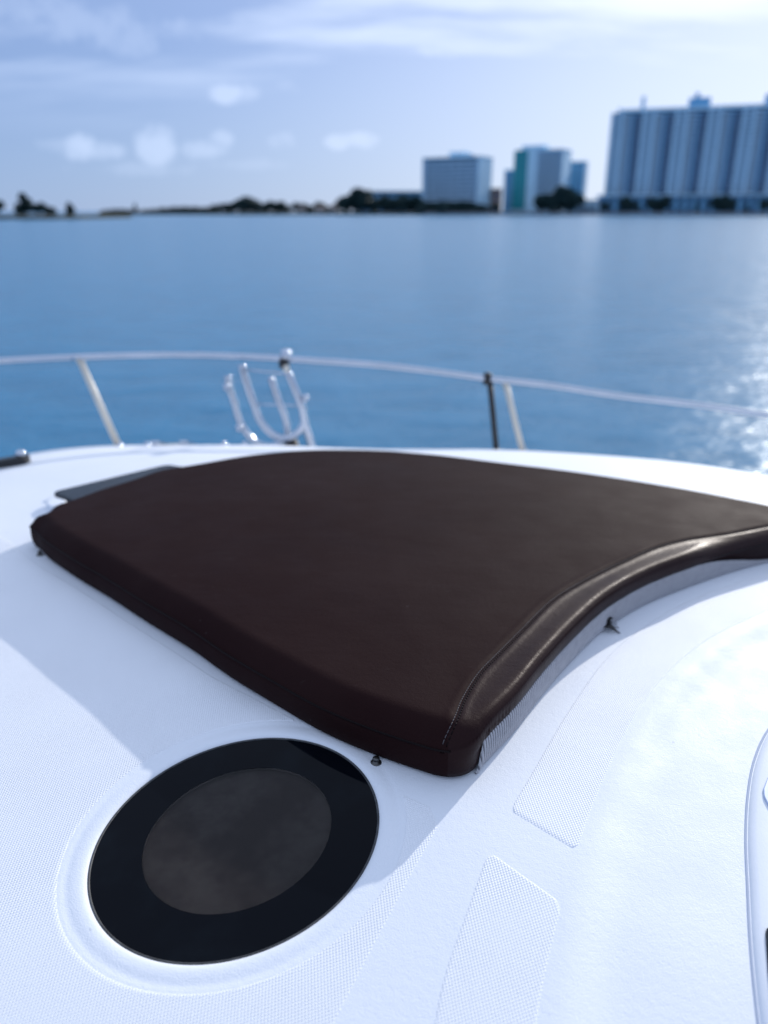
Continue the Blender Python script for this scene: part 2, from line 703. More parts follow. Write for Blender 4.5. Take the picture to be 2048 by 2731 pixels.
NT = 720
tabA = np.linspace(-math.pi, math.pi, NT + 1)
tabR, tabZ = np.array([ray_edge(CC, a, OUTA) for a in tabA]).T
# soften the corner effect of the stern cut so the crown stays even
kk = np.ones(41) / 41
pad = lambda q: np.convolve(np.r_[q[-21:-1], q, q[1:21]], kk, 'valid')
tabRs = np.minimum(pad(tabR), tabR * 1.25)
tabZs = pad(tabZ)

FALL = .05                           # the coachroof side falls away towards the viewer's left


def zbase(x, y):
    x, y = np.asarray(x, float), np.asarray(y, float)
    dx, dy = x - CC[0], y - CC[1]
    r = np.hypot(dx, dy)
    a = np.arctan2(dy, dx)
    re = np.interp(a, tabA, tabRs)
    ze = np.interp(a, tabA, tabZs)
    f = r / re
    d = (x + .106) * -.65 + (y - 1.167) * -.76        # distance past the sunpad's left edge
    fall = FALL * (np.sqrt(d * d + .0036) + d) / 2
    fall = .32 * np.tanh(fall / .32)
    return ze * (.25 * f ** 2 + .75 * f ** 4) - fall


def on_base(u, v, up=0.0):
    z = 0.0
    for _ in range(25):
        p = on_z(u, v, z)
        z = float(zbase(p.x, p.y)) + up
    return on_z(u, v, z)


ridge_px = [(2300, 1540), (2048, 1655), (1900, 1748), (1760, 1900), (1668, 2080), (1606, 2250), (1552, 2450), (1522, 2731), (1500, 3100)]
RIDGE = np.array([list(on_base(u, v))[:2] for u, v in ridge_px])
RIDGE = np.vstack([[[2.4, 2.45]], RIDGE, [[.10, .30], [-.05, -.6], [-.3, -2.2]]])
RIDGE = np.array([list(p)[:2] for p in catmull([Vector((x, y, 0)) for x, y in RIDGE], 10)])
mould_px = [(2140, 1860), (2046, 1950), (2011, 2028), (1993, 2127), (1988, 2233), (1993, 2374), (2000, 2516), (2021, 2728), (2045, 2900)]
MOULD = np.array([list(on_base(u, v, -.011))[:2] for u, v in mould_px])
MOULD = np.array([list(p)[:2] for p in catmull([Vector((x, y, 0)) for x, y in MOULD], 16)])


def poly_dist(x, y, L, signed=True):
    """distance to polyline, sign + on the right hand of its direction of travel"""
    P = np.stack([np.ravel(x), np.ravel(y)], 1)
    best = np.full(len(P), 1e9)
    sg = np.ones(len(P))
    for i in range(len(L) - 1):
        a, b = L[i], L[i + 1]
        e = b - a
        t = np.clip(((P - a) @ e) / (e @ e), 0, 1)
        q = P - a - t[:, None] * e
        d = np.hypot(q[:, 0], q[:, 1])
        m = d < best
        best[m] = d[m]
        cr = e[0] * q[:, 1] - e[1] * q[:, 0]
        sg[m] = np.where(cr[m] > 0, -1, 1)
    r = best * (sg if signed else 1)
    return r.reshape(np.shape(x))


def zdeck(x, y):
    """height of the moulded deck, hatch surround excluded"""
    x, y = np.asarray(x, float), np.asarray(y, float)
    z = zbase(x, y)
    d = poly_dist(x, y, RIDGE)
    out = -d                          # + on the outboard (image right) side of the ridge
    z = z - .011 * smoothstep(-.012, .05, out) + np.exp(-((out + .012) / .016) ** 2) * .0012
    return z


def zd(x, y):
    return float(zdeck(np.array([x]), np.array([y]))[0])


def on_deck(u, v, up=0.0):
    z = 0.0
    for _ in range(20):
        p = on_z(u, v, z)
        z = zd(p.x, p.y) + up
    return on_z(u, v, z)


# --- deck mesh: polar about the hatch, so the hatch opening is exact
NA = 900
angs = np.linspace(0, 2 * math.pi, NA, endpoint=False)
relip = HA * HB / np.sqrt((HB * np.cos(angs - HANG)) ** 2 + (HA * np.sin(angs - HANG)) ** 2)
rout = np.array([ray_edge(HC, a, OUTA)[0] for a in angs])
hz = zd(*HC)
_e = .2
HGX = (zd(HC[0] + _e, HC[1]) - zd(HC[0] - _e, HC[1])) / (2 * _e)
HGY = (zd(HC[0], HC[1] + _e * .8) - zd(HC[0], HC[1] - _e)) / (1.8 * _e)
hz = (zd(HC[0] + _e, HC[1]) + zd(HC[0] - _e, HC[1]) + zd(HC[0], HC[1] + _e) + zd(HC[0], HC[1] - _e)) / 4


def hplane(x, y):
    return hz + HGX * (np.asarray(x) - HC[0]) + HGY * (np.asarray(y) - HC[1])


# hatch surround profile: (offset from glass edge in m, dz)
sur = [(-.004, -.020), (.001, -.010), (.002, -.0048), (.0038, -.0024), (.007, -.0005), (.011, .0004), (.016, .0008), (.023, .0005), (.028, -.0002),
       (.032, -.0007), (.036, -.0006), (.039, -.0002), (.042, 0)]
V, rows = [], []
for off, dz in sur:
    rr = relip + off
    x, y = HC[0] + rr * np.cos(angs), HC[1] + rr * np.sin(angs)
    rows.append(np.stack([x, y, hplane(x, y) + dz], 1))
r0 = relip + .042
tt = np.r_[np.linspace(0.012, 1.0, 110) ** 1.35]
for t in tt:
    rr = r0 + (rout - r0) * t
    x, y = HC[0] + rr * np.cos(angs), HC[1] + rr * np.sin(angs)
    z = zdeck(x, y)
    bl = 1 - smoothstep(.045, .16, rr - relip)
    z = z * (1 - bl) + hplane(x, y) * bl
    rows.append(np.stack([x, y, z], 1))
R = len(rows)
V = np.concatenate(rows)
Fc = []
for i in range(R - 1):
    a0 = np.arange(NA)
    a1 = (a0 + 1) % NA
    Fc.append(np.stack([i * NA + a0, (i + 1) * NA + a0, (i + 1) * NA + a1, i * NA + a1], 1))
Fc = np.concatenate(Fc).tolist()
edge_ring = rows[-1]
deck = mesh_obj('deck', V, Fc, M['gel'])
flip_up(deck)


def adopt(o, parent):
    """parent keeping world position"""
    o.parent = parent
    o.matrix_parent_inverse = Matrix.Translation(parent.location).inverted()
    return o


adopt(deck, yacht)
# --- hull below the deck edge
V, Fc = [], []
hr = [(0, 0), (.012, -.010), (.016, -.035), (.006, -.06), (-.04, -.35), (-.16, -.85), (-.35, -1.35), (-.55, -1.75)]
ctr = np.array([0.1, .9])
for off, dz in hr:
    d = edge_ring[:, :2] - ctr
    d /= np.linalg.norm(d, axis=1)[:, None]
    q = edge_ring[:, :2] + d * off
    for k in range(0, NA, 3):
        V.append((q[k, 0], q[k, 1], edge_ring[k, 2] + dz - .001))
n = NA // 3
for i in range(len(hr) - 1):
    for k in range(n):
        k2 = (k + 1) % n
        Fc.append((i * n + k, i * n + k2, (i + 1) * n + k2, (i + 1) * n + k))
hull = mesh_obj('hull', V, Fc, M['gel_smooth'])
adopt(hull, yacht)

# --- toe rail along the visible bow edge
EP = resample(catmull([p for p in left_ext[2:]] + EDGE + right_ext[:3], 10), 260)


def inset_pts(d, dz):
    t = np.gradient(EP[:, :2], axis=0)
    t /= np.linalg.norm(t, axis=1)[:, None]
    nrm = np.stack([t[:, 1], -t[:, 0]], 1)      # right hand of travel = inboard (towards the viewer)
    q = EP[:, :2] + nrm * d
    return [Vector((a, b, zd(a, b) + dz)) for a, b in q]


V, Fc = [], []
prof = [(.012, -.004), (.014, .010), (.022, .017), (.034, .018), (.044, .013), (.056, -.004)]
cols = [inset_pts(d, dz) for d, dz in prof]
for i in range(len(EP)):
    for c_ in cols:
        V.append(c_[i])
K = len(prof)
for i in range(len(EP) - 1):
    for k in range(K - 1):
        Fc.append((i * K + k, i * K + k + 1, (i + 1) * K + k + 1, (i + 1) * K + k))
Fc.append(tuple(range(K)))
Fc.append(tuple((len(EP) - 1) * K + k for k in range(K)))
adopt(mesh_obj('toe_rail', V, Fc, M['gel_smooth']), yacht)
# a dark caulked line inboard of it
tb = tube('deck_seam', inset_pts(.105, .0005), .0035, M['gasket'], None, 6)
adopt(tb, yacht)


# --- nonskid panels (moulded, a little proud of the deck)
def strip_panel(Lp, Rp, n, m, rc0, rc1, lift=.0009):
    """grid between a left and a right edge curve (both from near to far)"""
    A = resample(catmull([Vector((*p, 0)) for p in Lp], 14), n)[:, :2]
    B = resample(catmull([Vector((*p, 0)) for p in Rp], 14), n)[:, :2]
    s = np.r_[0, np.cumsum(np.linalg.norm(np.diff((A + B) / 2, axis=0), axis=1))]
    Lt = s[-1]
    V = []
    for i in range(n):
        w = np.linalg.norm(B[i] - A[i])
        ins = 0
        for d, rc in ((s[i], rc0), (Lt - s[i], rc1)):
            if rc and d < rc:
                ins = max(ins, rc - math.sqrt(max(rc * rc - (rc - d) ** 2, 0)))
        f = ins / w
        for j in range(m):
            t = j / (m - 1)
            e = min(t, 1 - t) * (w - 2 * ins)
            t2 = f + (1 - 2 * f) * t
            q = A[i] * (1 - t2) + B[i] * t2
            e = min(e, s[i], Lt - s[i])
            V.append((q[0], q[1], -.0015 + (lift + .0015) * min(1, e / .0045)))
    V = np.array(V)
    V[:, 2] += zdeck(V[:, 0], V[:, 1])
    Fc = [(i * m + j, i * m + j + 1, (i + 1) * m + j + 1, (i + 1) * m + j) for i in range(n - 1) for j in range(m - 1)]
    o = mesh_obj('nonskid_panel', V, Fc, M['nonskid'])
    flip_up(o)
    adopt(o, deck)
    return o


g2 = lambda pts: [tuple(on_base(u, v))[:2] for u, v in pts]
strip_panel(g2([(1352, 2165), (1400, 2085), (1518, 1888), (1632, 1737), (1714, 1672), (1821, 1608), (2048, 1528), (2300, 1460)]),
            g2([(1540, 2278), (1594, 2126), (1650, 2000), (1714, 1886), (1821, 1760), (1920, 1690), (2048, 1632), (2300, 1525)]), 220, 60, .022, 0)
strip_panel(g2([(1126, 2731 + 150), (1180, 2600), (1240, 2430), (1300, 2262)]),
            g2([(1420, 2731 + 150), (1448, 2660), (1478, 2520), (1505, 2410)]), 160, 70, 0, .024)

# the wide panel that wraps round the hatch
bnd = g2([(790, 1922), (560, 1800), (470, 1740), (330, 1650), (210, 1570), (90, 1500)])
bnd += [(-1.2, 2.2), (-1.75, 2.35), (-2.0, 1.8), (-2.1, .8), (-2.0, -.6), (-.9, -.7)]
bnd += g2([(720, 3050), (895, 2731), (1000, 2525), (1100, 2335), (1172, 2205), (1150, 2152), (1072, 2118)])
BP = np.array([(x, y, 0.) for x, y in bnd])
a_start = math.atan2(BP[0, 1] - HC[1], BP[0, 0] - HC[0])
a_end = math.atan2(BP[-1, 1] - HC[1], BP[-1, 0] - HC[0]) + 2 * math.pi
NAp, NRp = 560, 90
V = []
aa = np.linspace(a_start + .004, a_end - .004, NAp)
close = np.vstack([BP, [[HC[0], HC[1], 0]]])
for a in aa:
    rin = HA * HB / math.sqrt((HB * math.cos(a - HANG)) ** 2 + (HA * math.sin(a - HANG)) ** 2) + .042
    ro = ray_edge(HC, a, close)[0]
    ends = min(a - a_start, a_end - a) * .25
    for j in range(NRp):
        t = (j / (NRp - 1)) ** 1.5
        r = rin + max(ro - rin, .004) * t
        e = min(r - rin, max(ro, rin + .004) - r, ends)
        V.append((HC[0] + r * math.cos(a), HC[1] + r * math.sin(a), -.0015 + .0024 * min(1, e / .0045)))
V = np.array(V)
ang_ = np.arctan2(V[:, 1] - HC[1], V[:, 0] - HC[0])
re_ = HA * HB / np.sqrt((HB * np.cos(ang_ - HANG)) ** 2 + (HA * np.sin(ang_ - HANG)) ** 2)
bl = 1 - smoothstep(.045, .16, np.hypot(V[:, 0] - HC[0], V[:, 1] - HC[1]) - re_)
V[:, 2] += zdeck(V[:, 0], V[:, 1]) * (1 - bl) + hplane(V[:, 0], V[:, 1]) * bl
Fc = [(i * NRp + j, i * NRp + j + 1, (i + 1) * NRp + j + 1, (i + 1) * NRp + j) for i in range(NAp - 1) for j in range(NRp - 1)]
o = mesh_obj('nonskid_panel', V, Fc, M['nonskid'])
flip_up(o)
adopt(o, deck)

# --- the round hatch
hatch = empty('round_hatch', (HC[0], HC[1], hz))
adopt(hatch, yacht)


def disc_ring(name, s0, s1, off0, off1, z, mat, parent, rings=6, thick=.006):
    V, Fc = [], []
    n = 240
    for i in range(rings + 1):
        t = i / rings
        for k in range(n):
            a = 2 * math.pi * k / n
            re = HA * HB / math.sqrt((HB * math.cos(a - HANG)) ** 2 + (HA * math.sin(a - HANG)) ** 2)
            r = (s0 * re + off0) * (1 - t) + (s1 * re + off1) * t
            x, y = HC[0] + r * math.cos(a), HC[1] + r * math.sin(a)
            V.append((x, y, float(hplane(x, y)) + z))
    for i in range(rings):
        for k in range(n):
            k2 = (k + 1) % n
            Fc.append((i * n + k, (i + 1) * n + k, (i + 1) * n + k2, i * n + k2))
    # thickness
    o0 = len(V)
    for i in (0, rings):
        for k in range(n):
            v = V[i * n + k]
            V.append((v[0], v[1], v[2] - thick))
    for k in range(n):
        k2 = (k + 1) % n
        Fc.append((rings * n + k, o0 + n + k, o0 + n + k2, rings * n + k2))
        if s0 > 0:
            Fc.append((k, k2, o0 + k2, o0 + k))
    o = mesh_obj(name, V, Fc, mat, None, smooth=False)
    adopt(o, parent)
    return o


disc_ring('glass_pane', .662, 1, .0, -.0008, -.0046, M['glass_band'], hatch)
disc_ring('centre_pane', 0.0, .662, 0, -.0002, -.0047, M['glass_mid'], hatch, 10)
disc_ring('blind', 0.0, .70, 0, 0, -.016, M['blind'], hatch, 10)
# gasket: thin bead round the pane
gp = []
for k in range(300):
    a = 2 * math.pi * k / 300
    re = HA * HB / math.sqrt((HB * math.cos(a - HANG)) ** 2 + (HA * math.sin(a - HANG)) ** 2) + .0006
    x, y = HC[0] + re * math.cos(a), HC[1] + re * math.sin(a)
    gp.append((x, y, float(hplane(x, y)) - .0050))
adopt(tube('gasket', gp, .0021, M['gasket'], None, 8, closed=True), hatch)

# --- snap stud beside the hatch
p = on_deck(1003, 2034)
stud = lathe('snap_stud', [(.0105, -.001), (.0105, .0012), (.0085, .0025), (.0052, .0030), (.0045, .0062), (.0062, .0078), (.0066, .0100), (.0050, .0118), (.002, .0122)],
             M['chrome_dark'], None, p, 24)
adopt(stud, yacht)
p = on_deck(107, 1480)
adopt(lathe('snap_stud', [(.0105, -.001), (.0105, .0012), (.0085, .0025), (.0052, .0030), (.0045, .0062), (.0062, .0078), (.0066, .0100), (.0050, .0118), (.002, .0122)],
            M['chrome_dark'], None, p, 24), yacht)


# --- smoked forward hatches that show under the sunpad's far edges
def plate(name, pts, z0, z1, mat, parent, bev=.004):
    """thin plate on the deck, outline pts (xy)"""
    n = len(pts)
    c_ = np.mean(np.array(pts), 0)
    V = []
    for zz, ins in ((z0, 0), (z1 - bev, 0), (z1, bev)):
        for q in pts:
            q = np.array(q)
            d = c_ - q
            q = q + d / np.linalg.norm(d) * ins
            V.append((q[0], q[1], zd(q[0], q[1]) + zz))
    Fc = []
    for i in range(2):
        for k in range(n):
            k2 = (k + 1) % n
            Fc.append((i * n + k, i * n + k2, (i + 1) * n + k2, (i + 1) * n + k))
    Fc.append(tuple(2 * n + k for k in range(n)))
    Fc.append(tuple(range(n))[::-1])
    o = mesh_obj(name, V, Fc, mat, None, smooth=False)
    adopt(o, parent)
    return o


def rounded(P, r, k=6):
    out = []
    n = len(P)
    P = [np.array(p, float) for p in P]
    for i in range(n):
        a, b, c_ = P[i - 1], P[i], P[(i + 1) % n]
        u, v = (a - b) / np.linalg.norm(a - b), (c_ - b) / np.linalg.norm(c_ - b)
        for j in range(k + 1):
            t = j / k
            q = (b + u * r) * (1 - t) ** 2 + 2 * b * t * (1 - t) + (b + v * r) * t ** 2
            out.append(tuple(q))
    return out


fl = [tuple(on_deck(u, v, .02))[:2] for u, v in ((138, 1312), (448, 1238), (500, 1246), (340, 1310), (215, 1342))]
plate('forward_hatch', rounded(fl, .025), -.002, .020, M['smoked'], yacht)
fw = [tuple(on_deck(u, v, .02))[:2] for u, v in ((122, 1342), (142, 1327), (178, 1336), (170, 1350), (134, 1353))]
plate('hatch_hinge', rounded(fw, .008), -.002, .024, M['gel_smooth'], yacht)

# --- raised moulding at the right with its fittings
mo = [tuple(p) for p in MOULD]
inner = [(p[0] + .5, p[1]) for p in (mo[0], mo[-1])]
V, Fc = [], []
prof = [(-.004, -.004), (.001, -.0045), (.004, .001), (.008, .0055), (.016, .0085), (.035, .0095), (.08, .0098), (.20, .0095), (.45, .008)]
t = np.gradient(MOULD, axis=0)
t /= np.linalg.norm(t, axis=1)[:, None]
nr = np.stack([-t[:, 1], t[:, 0]], 1)
for i in range(len(MOULD)):
    for d, dz in prof:
        q = MOULD[i] + nr[i] * d * (1 if d < .1 else 1)
        if d > .1:
            q = MOULD[i] + np.array([d, 0])
        V.append((q[0], q[1], dz))
V = np.array(V)
V[:, 2] += zdeck(V[:, 0], V[:, 1])
K = len(prof)
Fc = [(i * K + k, i * K + k + 1, (i + 1) * K + k + 1, (i + 1) * K + k) for i in range(len(MOULD) - 1) for k in range(K - 1)]
mould = mesh_obj('raised_moulding', V, Fc, M['gel_smooth'])
flip_up(mould)
adopt(mould, yacht)
# blue-grey bead coloured as the shadow in the moulding's groove
adopt(tube('groove_shade', [Vector((a, b, zd(a, b) - .0016)) for a, b in MOULD], .0028,
           simple('groove_shadow_blue', (.34, .40, .52), .7), None, 6), mould)


def mould_z(x, y):
    return zd(x, y) + .0095


p = on_z(2075, 2490, 0)
V = [on_base(u, v, 0) for u, v in ((2041, 2478), (2052, 2470), (2110, 2520), (2120, 2700), (2090, 2760), (2062, 2700), (2048, 2590))]
pts = rounded([(q.x, q.y) for q in V], .006)
blk = plate('window_corner', pts, .008, .0125, M['smoked'], mould, .002)
V = [on_base(u, v, 0) for u, v in ((2050, 2068), (2034, 2105), (2036, 2125), (2052, 2155), (2110, 2160), (2120, 2080))]
plate('hinge_cover', rounded([(q.x, q.y) for q in V], .004), .008, .013, simple('hinge_plastic', (.42, .50, .66), .4), mould, .002)

# --- bow rail
EU = []                            # photo column of every edge sample -> its y
for q in catmull(left_ext[2:] + EDGE + right_ext[:3], 10):
    d = q - Vector((0, 0, CAM_H))
    dep = d.y * CP - d.z * SP
    if dep > .3:
        EU.append((1024 + F * d.x / dep, q.y, q.x))
EU.sort()
eu = np.array(EU)


def edge_y(u):
    return float(np.interp(u, eu[:, 0], eu[:, 1]))


rail_px = [(-420, 1003), (-200, 982), (0, 963), (204, 953), (494, 947), (617, 950), (802, 960), (1024, 976), (1147, 990), (1289, 1009), (1456, 1027),
           (1641, 1055), (1888, 1084), (2048, 1108), (2300, 1152), (2560, 1205)]
rail_pts = [at_y(u, v, edge_y(u) - .02) for u, v in rail_px]
rail = empty('bow_rail', (0, 3.6, -.25))
adopt(rail, yacht)
rc = catmull(rail_pts, 10)
adopt(tube('top_rail', rc, .0155, M['steel'], None, 14), rail)


def stanchion(u0, v0, u1, v1, r, mat, foot=True, ytop=None):
    a = at_y(u0, v0, edge_y(u0) - .02)
    yb = edge_y(u1) - .06
    b = at_y(u1, v1, yb)
    b.z = zd(b.x, b.y)
    s = adopt(tube('stanchion', [a, a * .5 + b * .5, b], r, mat, None, 14), rail)
    if foot:
        adopt(lathe('stanchion_base', [(.032, -.002), (.032, .004), (.026, .008), (.018, .012), (.016, .03), (.0135, .03)], M['steel'], None, b, 20), s)
    return s


stanchion(210, 955, 320, 1207, .0165, M['steel_dull'])
stanchion(1306, 1013, 1324, 1222, .015, M['black'])
stanchion(1346, 1016, 1396, 1222, .015, M['steel_dull'])
stanchion(2300, 1152, 2330, 1350, .0125, M['steel'])
stanchion(-420, 1003, -380, 1240, .0125, M['steel'])
# rail clamp at the dark stanchion
a = at_y(1299, 1010, edge_y(1299) - .02)
adopt(lathe('rail_clamp', [(.012, -.030), (.020, -.026), (.023, 0), (.020, .026), (.012, .030)], M['black'], None, a, 20, axis=(.1, 0, 1)), rail)
a = at_y(204, 953, edge_y(204) - .02)
adopt(lathe('rail_clamp', [(.010, -.022), (.0155, -.020), (.0165, 0), (.0155, .020), (.010, .022)], M['steel'], None, a, 20, axis=(1, .15, .02)), rail)

# --- bow light on the rail
yl = edge_y(760) - .03
a = at_y(762, 945, yl)
bl = empty('bow_light', tuple(a))
adopt(bl, yacht)
adopt(lathe('lamp_dome', [(.004, -.026), (.020, -.024), (.026, -.012), (.028, 0), (.025, .013), (.016, .023), (.004, .027)], M['steel'], None, a, 24), bl)
a = at_y(757, 966, yl)
adopt(lathe('lamp_bracket', [(.012, -.034), (.020, -.03), (.026, -.012), (.024, .012), (.014, .022)], M['black'], None, a, 20), bl)
a = at_y(764, 983, yl - .04)
adopt(lathe('lamp_knob', [(.003, -.018), (.013, -.014), (.0175, 0), (.013, .014), (.003, .018)], M['steel_dull'], None, a, 20), bl)

# --- folded boarding ladder behind the pulpit
YL = edge_y(700) - .02
lad = empty('boarding_ladder', tuple(at_y(720, 1190, YL)))
adopt(lad, yacht)


def pt(l, y):
    return catmull([at_y(u, v, y) for u, v in l], 8)


LT = [([(606, 1003), (613, 1040), (624, 1074), (640, 1126), (658, 1156), (683, 1181), (714, 1192), (745, 1184), (775, 1165)], YL + .08, .0185),
      ([(643, 974), (660, 1031), (677, 1080), (693, 1121), (716, 1150), (745, 1168), (775, 1166), (798, 1150), (812, 1126)], YL, .0195),
      ([(721, 1006), (740, 1064), (757, 1107), (765, 1138), (768, 1170)], YL + .08, .0185),
      ([(768, 994), (790, 1048), (804, 1084), (813, 1132), (824, 1167), (838, 1214)], YL, .0195)]
for l, y, r in LT:
    adopt(tube('side_tube', pt(l, y), r, M['steel'], None, 12), lad)
for (u0, v0, u1, v1, y0, y1) in ((646, 985, 769, 998, YL, YL), (676, 1078, 803, 1082, YL, YL)):
    adopt(tube('rung', [at_y(u0, v0, y0), at_y(u1, v1, y1)], .0045, M['steel'], None, 10), lad)
for u, v, y, r in ((604, 1033, YL + .06, .021), (638, 1142, YL + .06, .021), (815, 1062, YL - .01, .020)):
    adopt(lathe('knob', [(r * .2, -r), (r * .75, -r * .7), (r, 0), (r * .75, r * .7), (r * .2, r)], M['steel'], None, at_y(u, v, y), 18), lad)
# a dark rubber foot and mounting block at the ladder's base
adopt(tube('mounting_block', [at_y(775, 1176, YL + .02), at_y(790, 1222, YL + .02)], .035, M['black'], None, 10), lad)

# --- anchor roller plate on the edge
a = at_y(487, 1190, edge_y(487) - .03)
b0 = zd(a.x, a.y)
rp = empty('anchor_roller', (a.x, a.y, b0))
adopt(rp, yacht)
for s_ in (-.09, .05):
    pts = [(a.x + s_ - .02, a.y - .16), (a.x + s_ + .02, a.y - .16), (a.x + s_ + .02, a.y + .05), (a.x + s_ - .02, a.y + .05)]
    plate('side_plate', pts, -.002, .026, M['steel'], rp, .004)
adopt(tube('roller', [Vector((a.x - .075, a.y - .02, b0 + .018)), Vector((a.x + .035, a.y - .02, b0 + .018))], .013, M['steel_dull'], None, 16), rp)
for u, v in ((395, 1203), (600, 1204), (655, 1207)):
    q = on_z(u, v + 8, -.23)
    q.z = zd(q.x, q.y)
    adopt(lathe('deck_fairlead', [(.022, -.002), (.022, .005), (.016, .010), (.012, .013), (.014, .019), (.010, .023), (.003, .024)], M['steel'], None, q, 20), yacht)

# --- cleat at the far left: black base with two polished horns
q = on_deck(2, 1246)
cl = empty('mooring_cleat', tuple(q))
adopt(cl, yacht)
pts = rounded([(q.x - .19, q.y - .05), (q.x + .12, q.y - .035), (q.x + .12, q.y + .045), (q.x - .19, q.y + .045)], .03)
plate('cleat_base', pts, -.002, .036, M['black'], cl, .008)
for dx in (-.14, .095):
    adopt(lathe('horn', [(.012, .03), (.010, .040), (.012, .047), (.020, .053), (.023, .063), (.016, .073), (.005, .077)], M['steel'], None,
                (q.x + dx, q.y, q.z), 20), cl)

# ------------------------------------------------------------------ the sunpad
pad_root = empty('sunpad_cushion', (.05, 1.9, zd(.05, 1.9)), 'dark brown vinyl sunpad cushion with curved stitched edge lying on white deck', 'cushion')
leftbot = [(-1.030, 2.085), (-.983, 2.010), (-.834, 1.846), (-.681, 1.702), (-.545, 1.570), (-.426, 1.460), (-.315, 1.348), (-.220, 1.264), (-.106, 1.169),
           (-.016, 1.112), (.060, 1.073), (.092, 1.059), (.117, 1.055), (.141, 1.060), (.160, 1.073)]
conc = [(.174, 1.092), (.241, 1.180), (.312, 1.289), (.403, 1.418), (.513, 1.555), (.624, 1.660), (.792, 1.781), (.974, 1.897), (1.074, 1.953), (1.17, 2.005)]
tip = [(1.255, 2.045), (1.285, 2.075), (1.275, 2.11)]
far_px = [(1919, 1324), (1703, 1292), (1518, 1267), (1333, 1244), (1147, 1219), (1024, 1208), (915, 1206), (820, 1208), (700, 1219), (506, 1252), (422, 1265), (338, 1292),
          (253, 1317), (177, 1344), (135, 1357), (104, 1380)]
far = []
for u, v in far_px:
    x, y = tuple(on_z(u, v, .06))[:2]
    far.append((x, y))
outl = [Vector((x, y, 0)) for x, y in leftbot + conc + tip + far]
NB = 1500
OL = resample(catmull(outl, 14, closed=True), NB, closed=True)[:, :2]
# smooth lightly
for _ in range(3):
    OL = OL * .5 + (np.roll(OL, 1, 0) + np.roll(OL, -1, 0)) * .25
i_conc = [int(np.argmin(np.hypot(OL[:, 0] - x, OL[:, 1] - y))) for x, y in (leftbot[-3], conc[0], conc[6], conc[-1], tip[1], far[-1], leftbot[0])]
tg = np.roll(OL, -1, 0) - np.roll(OL, 1, 0)
tg /= np.linalg.norm(tg, axis=1)[:, None]
NI = np.stack([-tg[:, 1], tg[:, 0]], 1)           # inward (outline runs counter-clockwise)
area = .5 * np.sum(OL[:, 0] * np.roll(OL[:, 1], -1) - OL[:, 1] * np.roll(OL[:, 0], -1))
if area < 0:
    NI = -NI
idx = np.arange(NB)
wc = smoothstep(i_conc[0] - 5, i_conc[1] + 12, idx) * (1 - smoothstep(i_conc[3], i_conc[4], idx))     # 1 along the concave edge
wd = smoothstep(i_conc[2] - 10, i_conc[2] + 35, idx) * wc                                             # where the foam sags at the right
PC = np.array([.04, 1.92])
STI_px = [(1187, 1985), (1204, 1931), (1233, 1869), (1280, 1797), (1323, 1754), (1390, 1688), (1480, 1603), (1571, 1548), (1661, 1503), (1751, 1463), (1823, 1442),
          (1931, 1420), (2048, 1391), (2200, 1352)]
STI = np.array([list(on_z(u, v, .088))[:2] for u, v in STI_px])
STI[0] = (.098, 1.060)
STI = resample(catmull([Vector((x, y, 0)) for x, y in STI], 14), 400)[:, :2]


def nearest_boundary(P):
    D = np.empty(len(P))
    I = np.empty(len(P), int)
    for k in range(0, len(P), 4000):
        q = P[k:k + 4000]
        d2 = (q[:, None, 0] - OL[None, ::2, 0]) ** 2 + (q[:, None, 1] - OL[None, ::2, 1]) ** 2
        j = d2.argmin(1)
        I[k:k + 4000] = j * 2
        D[k:k + 4000] = np.sqrt(d2[np.arange(len(q)), j])
    return D, I


_r = np.random.RandomState(3)
WAVE = [(_r.uniform(3, 14), _r.uniform(0, 6.28), _r.uniform(0, 6.28), _r.uniform(.0002, .0007)) for _ in range(14)]


def top_height(P, D, I):
    w = wc[I]
    wdd = wd[I]
    # plain edges: long roll up from the piped seam
    q = np.clip(D / .055, 0, 1)
    za = .060 + .036 * (1 - (1 - q) ** 2.4)
    # concave edge: tight roll over firm foam, softer where it sags
    rr = .019 + .034 * wdd
    q2 = np.clip(D / rr, 0, 1)
    z_edge = .074 - .014 * wdd
    zb = z_edge + (.0195 + .012 * wdd) * np.sqrt(1 - (1 - q2) ** 2) + (.0025 + .002 * wdd) * smoothstep(.03, .09, D)
    zb = zb + .0018 * np.exp(-((D - .022) / .020) ** 2) * smoothstep(0, .012, D)
    z = za * (1 - w) + zb * w
    z = z + .009 * smoothstep(.05, .7, D)
    for k, a, ph, am in WAVE:
        z = z + am * np.sin(k * (P[:, 0] * math.cos(a) + P[:, 1] * math.sin(a)) + ph) * smoothstep(.01, .15, D)
    return z


def groove(P):
    d = poly_dist(P[:, 0], P[:, 1], STI[::4], signed=False)
    return -.0026 * np.exp(-(d / .0042) ** 2) + .0012 * np.exp(-((d - .012) / .007) ** 2)


GAP = .0035
zo = zdeck(OL[:, 0], OL[:, 1])
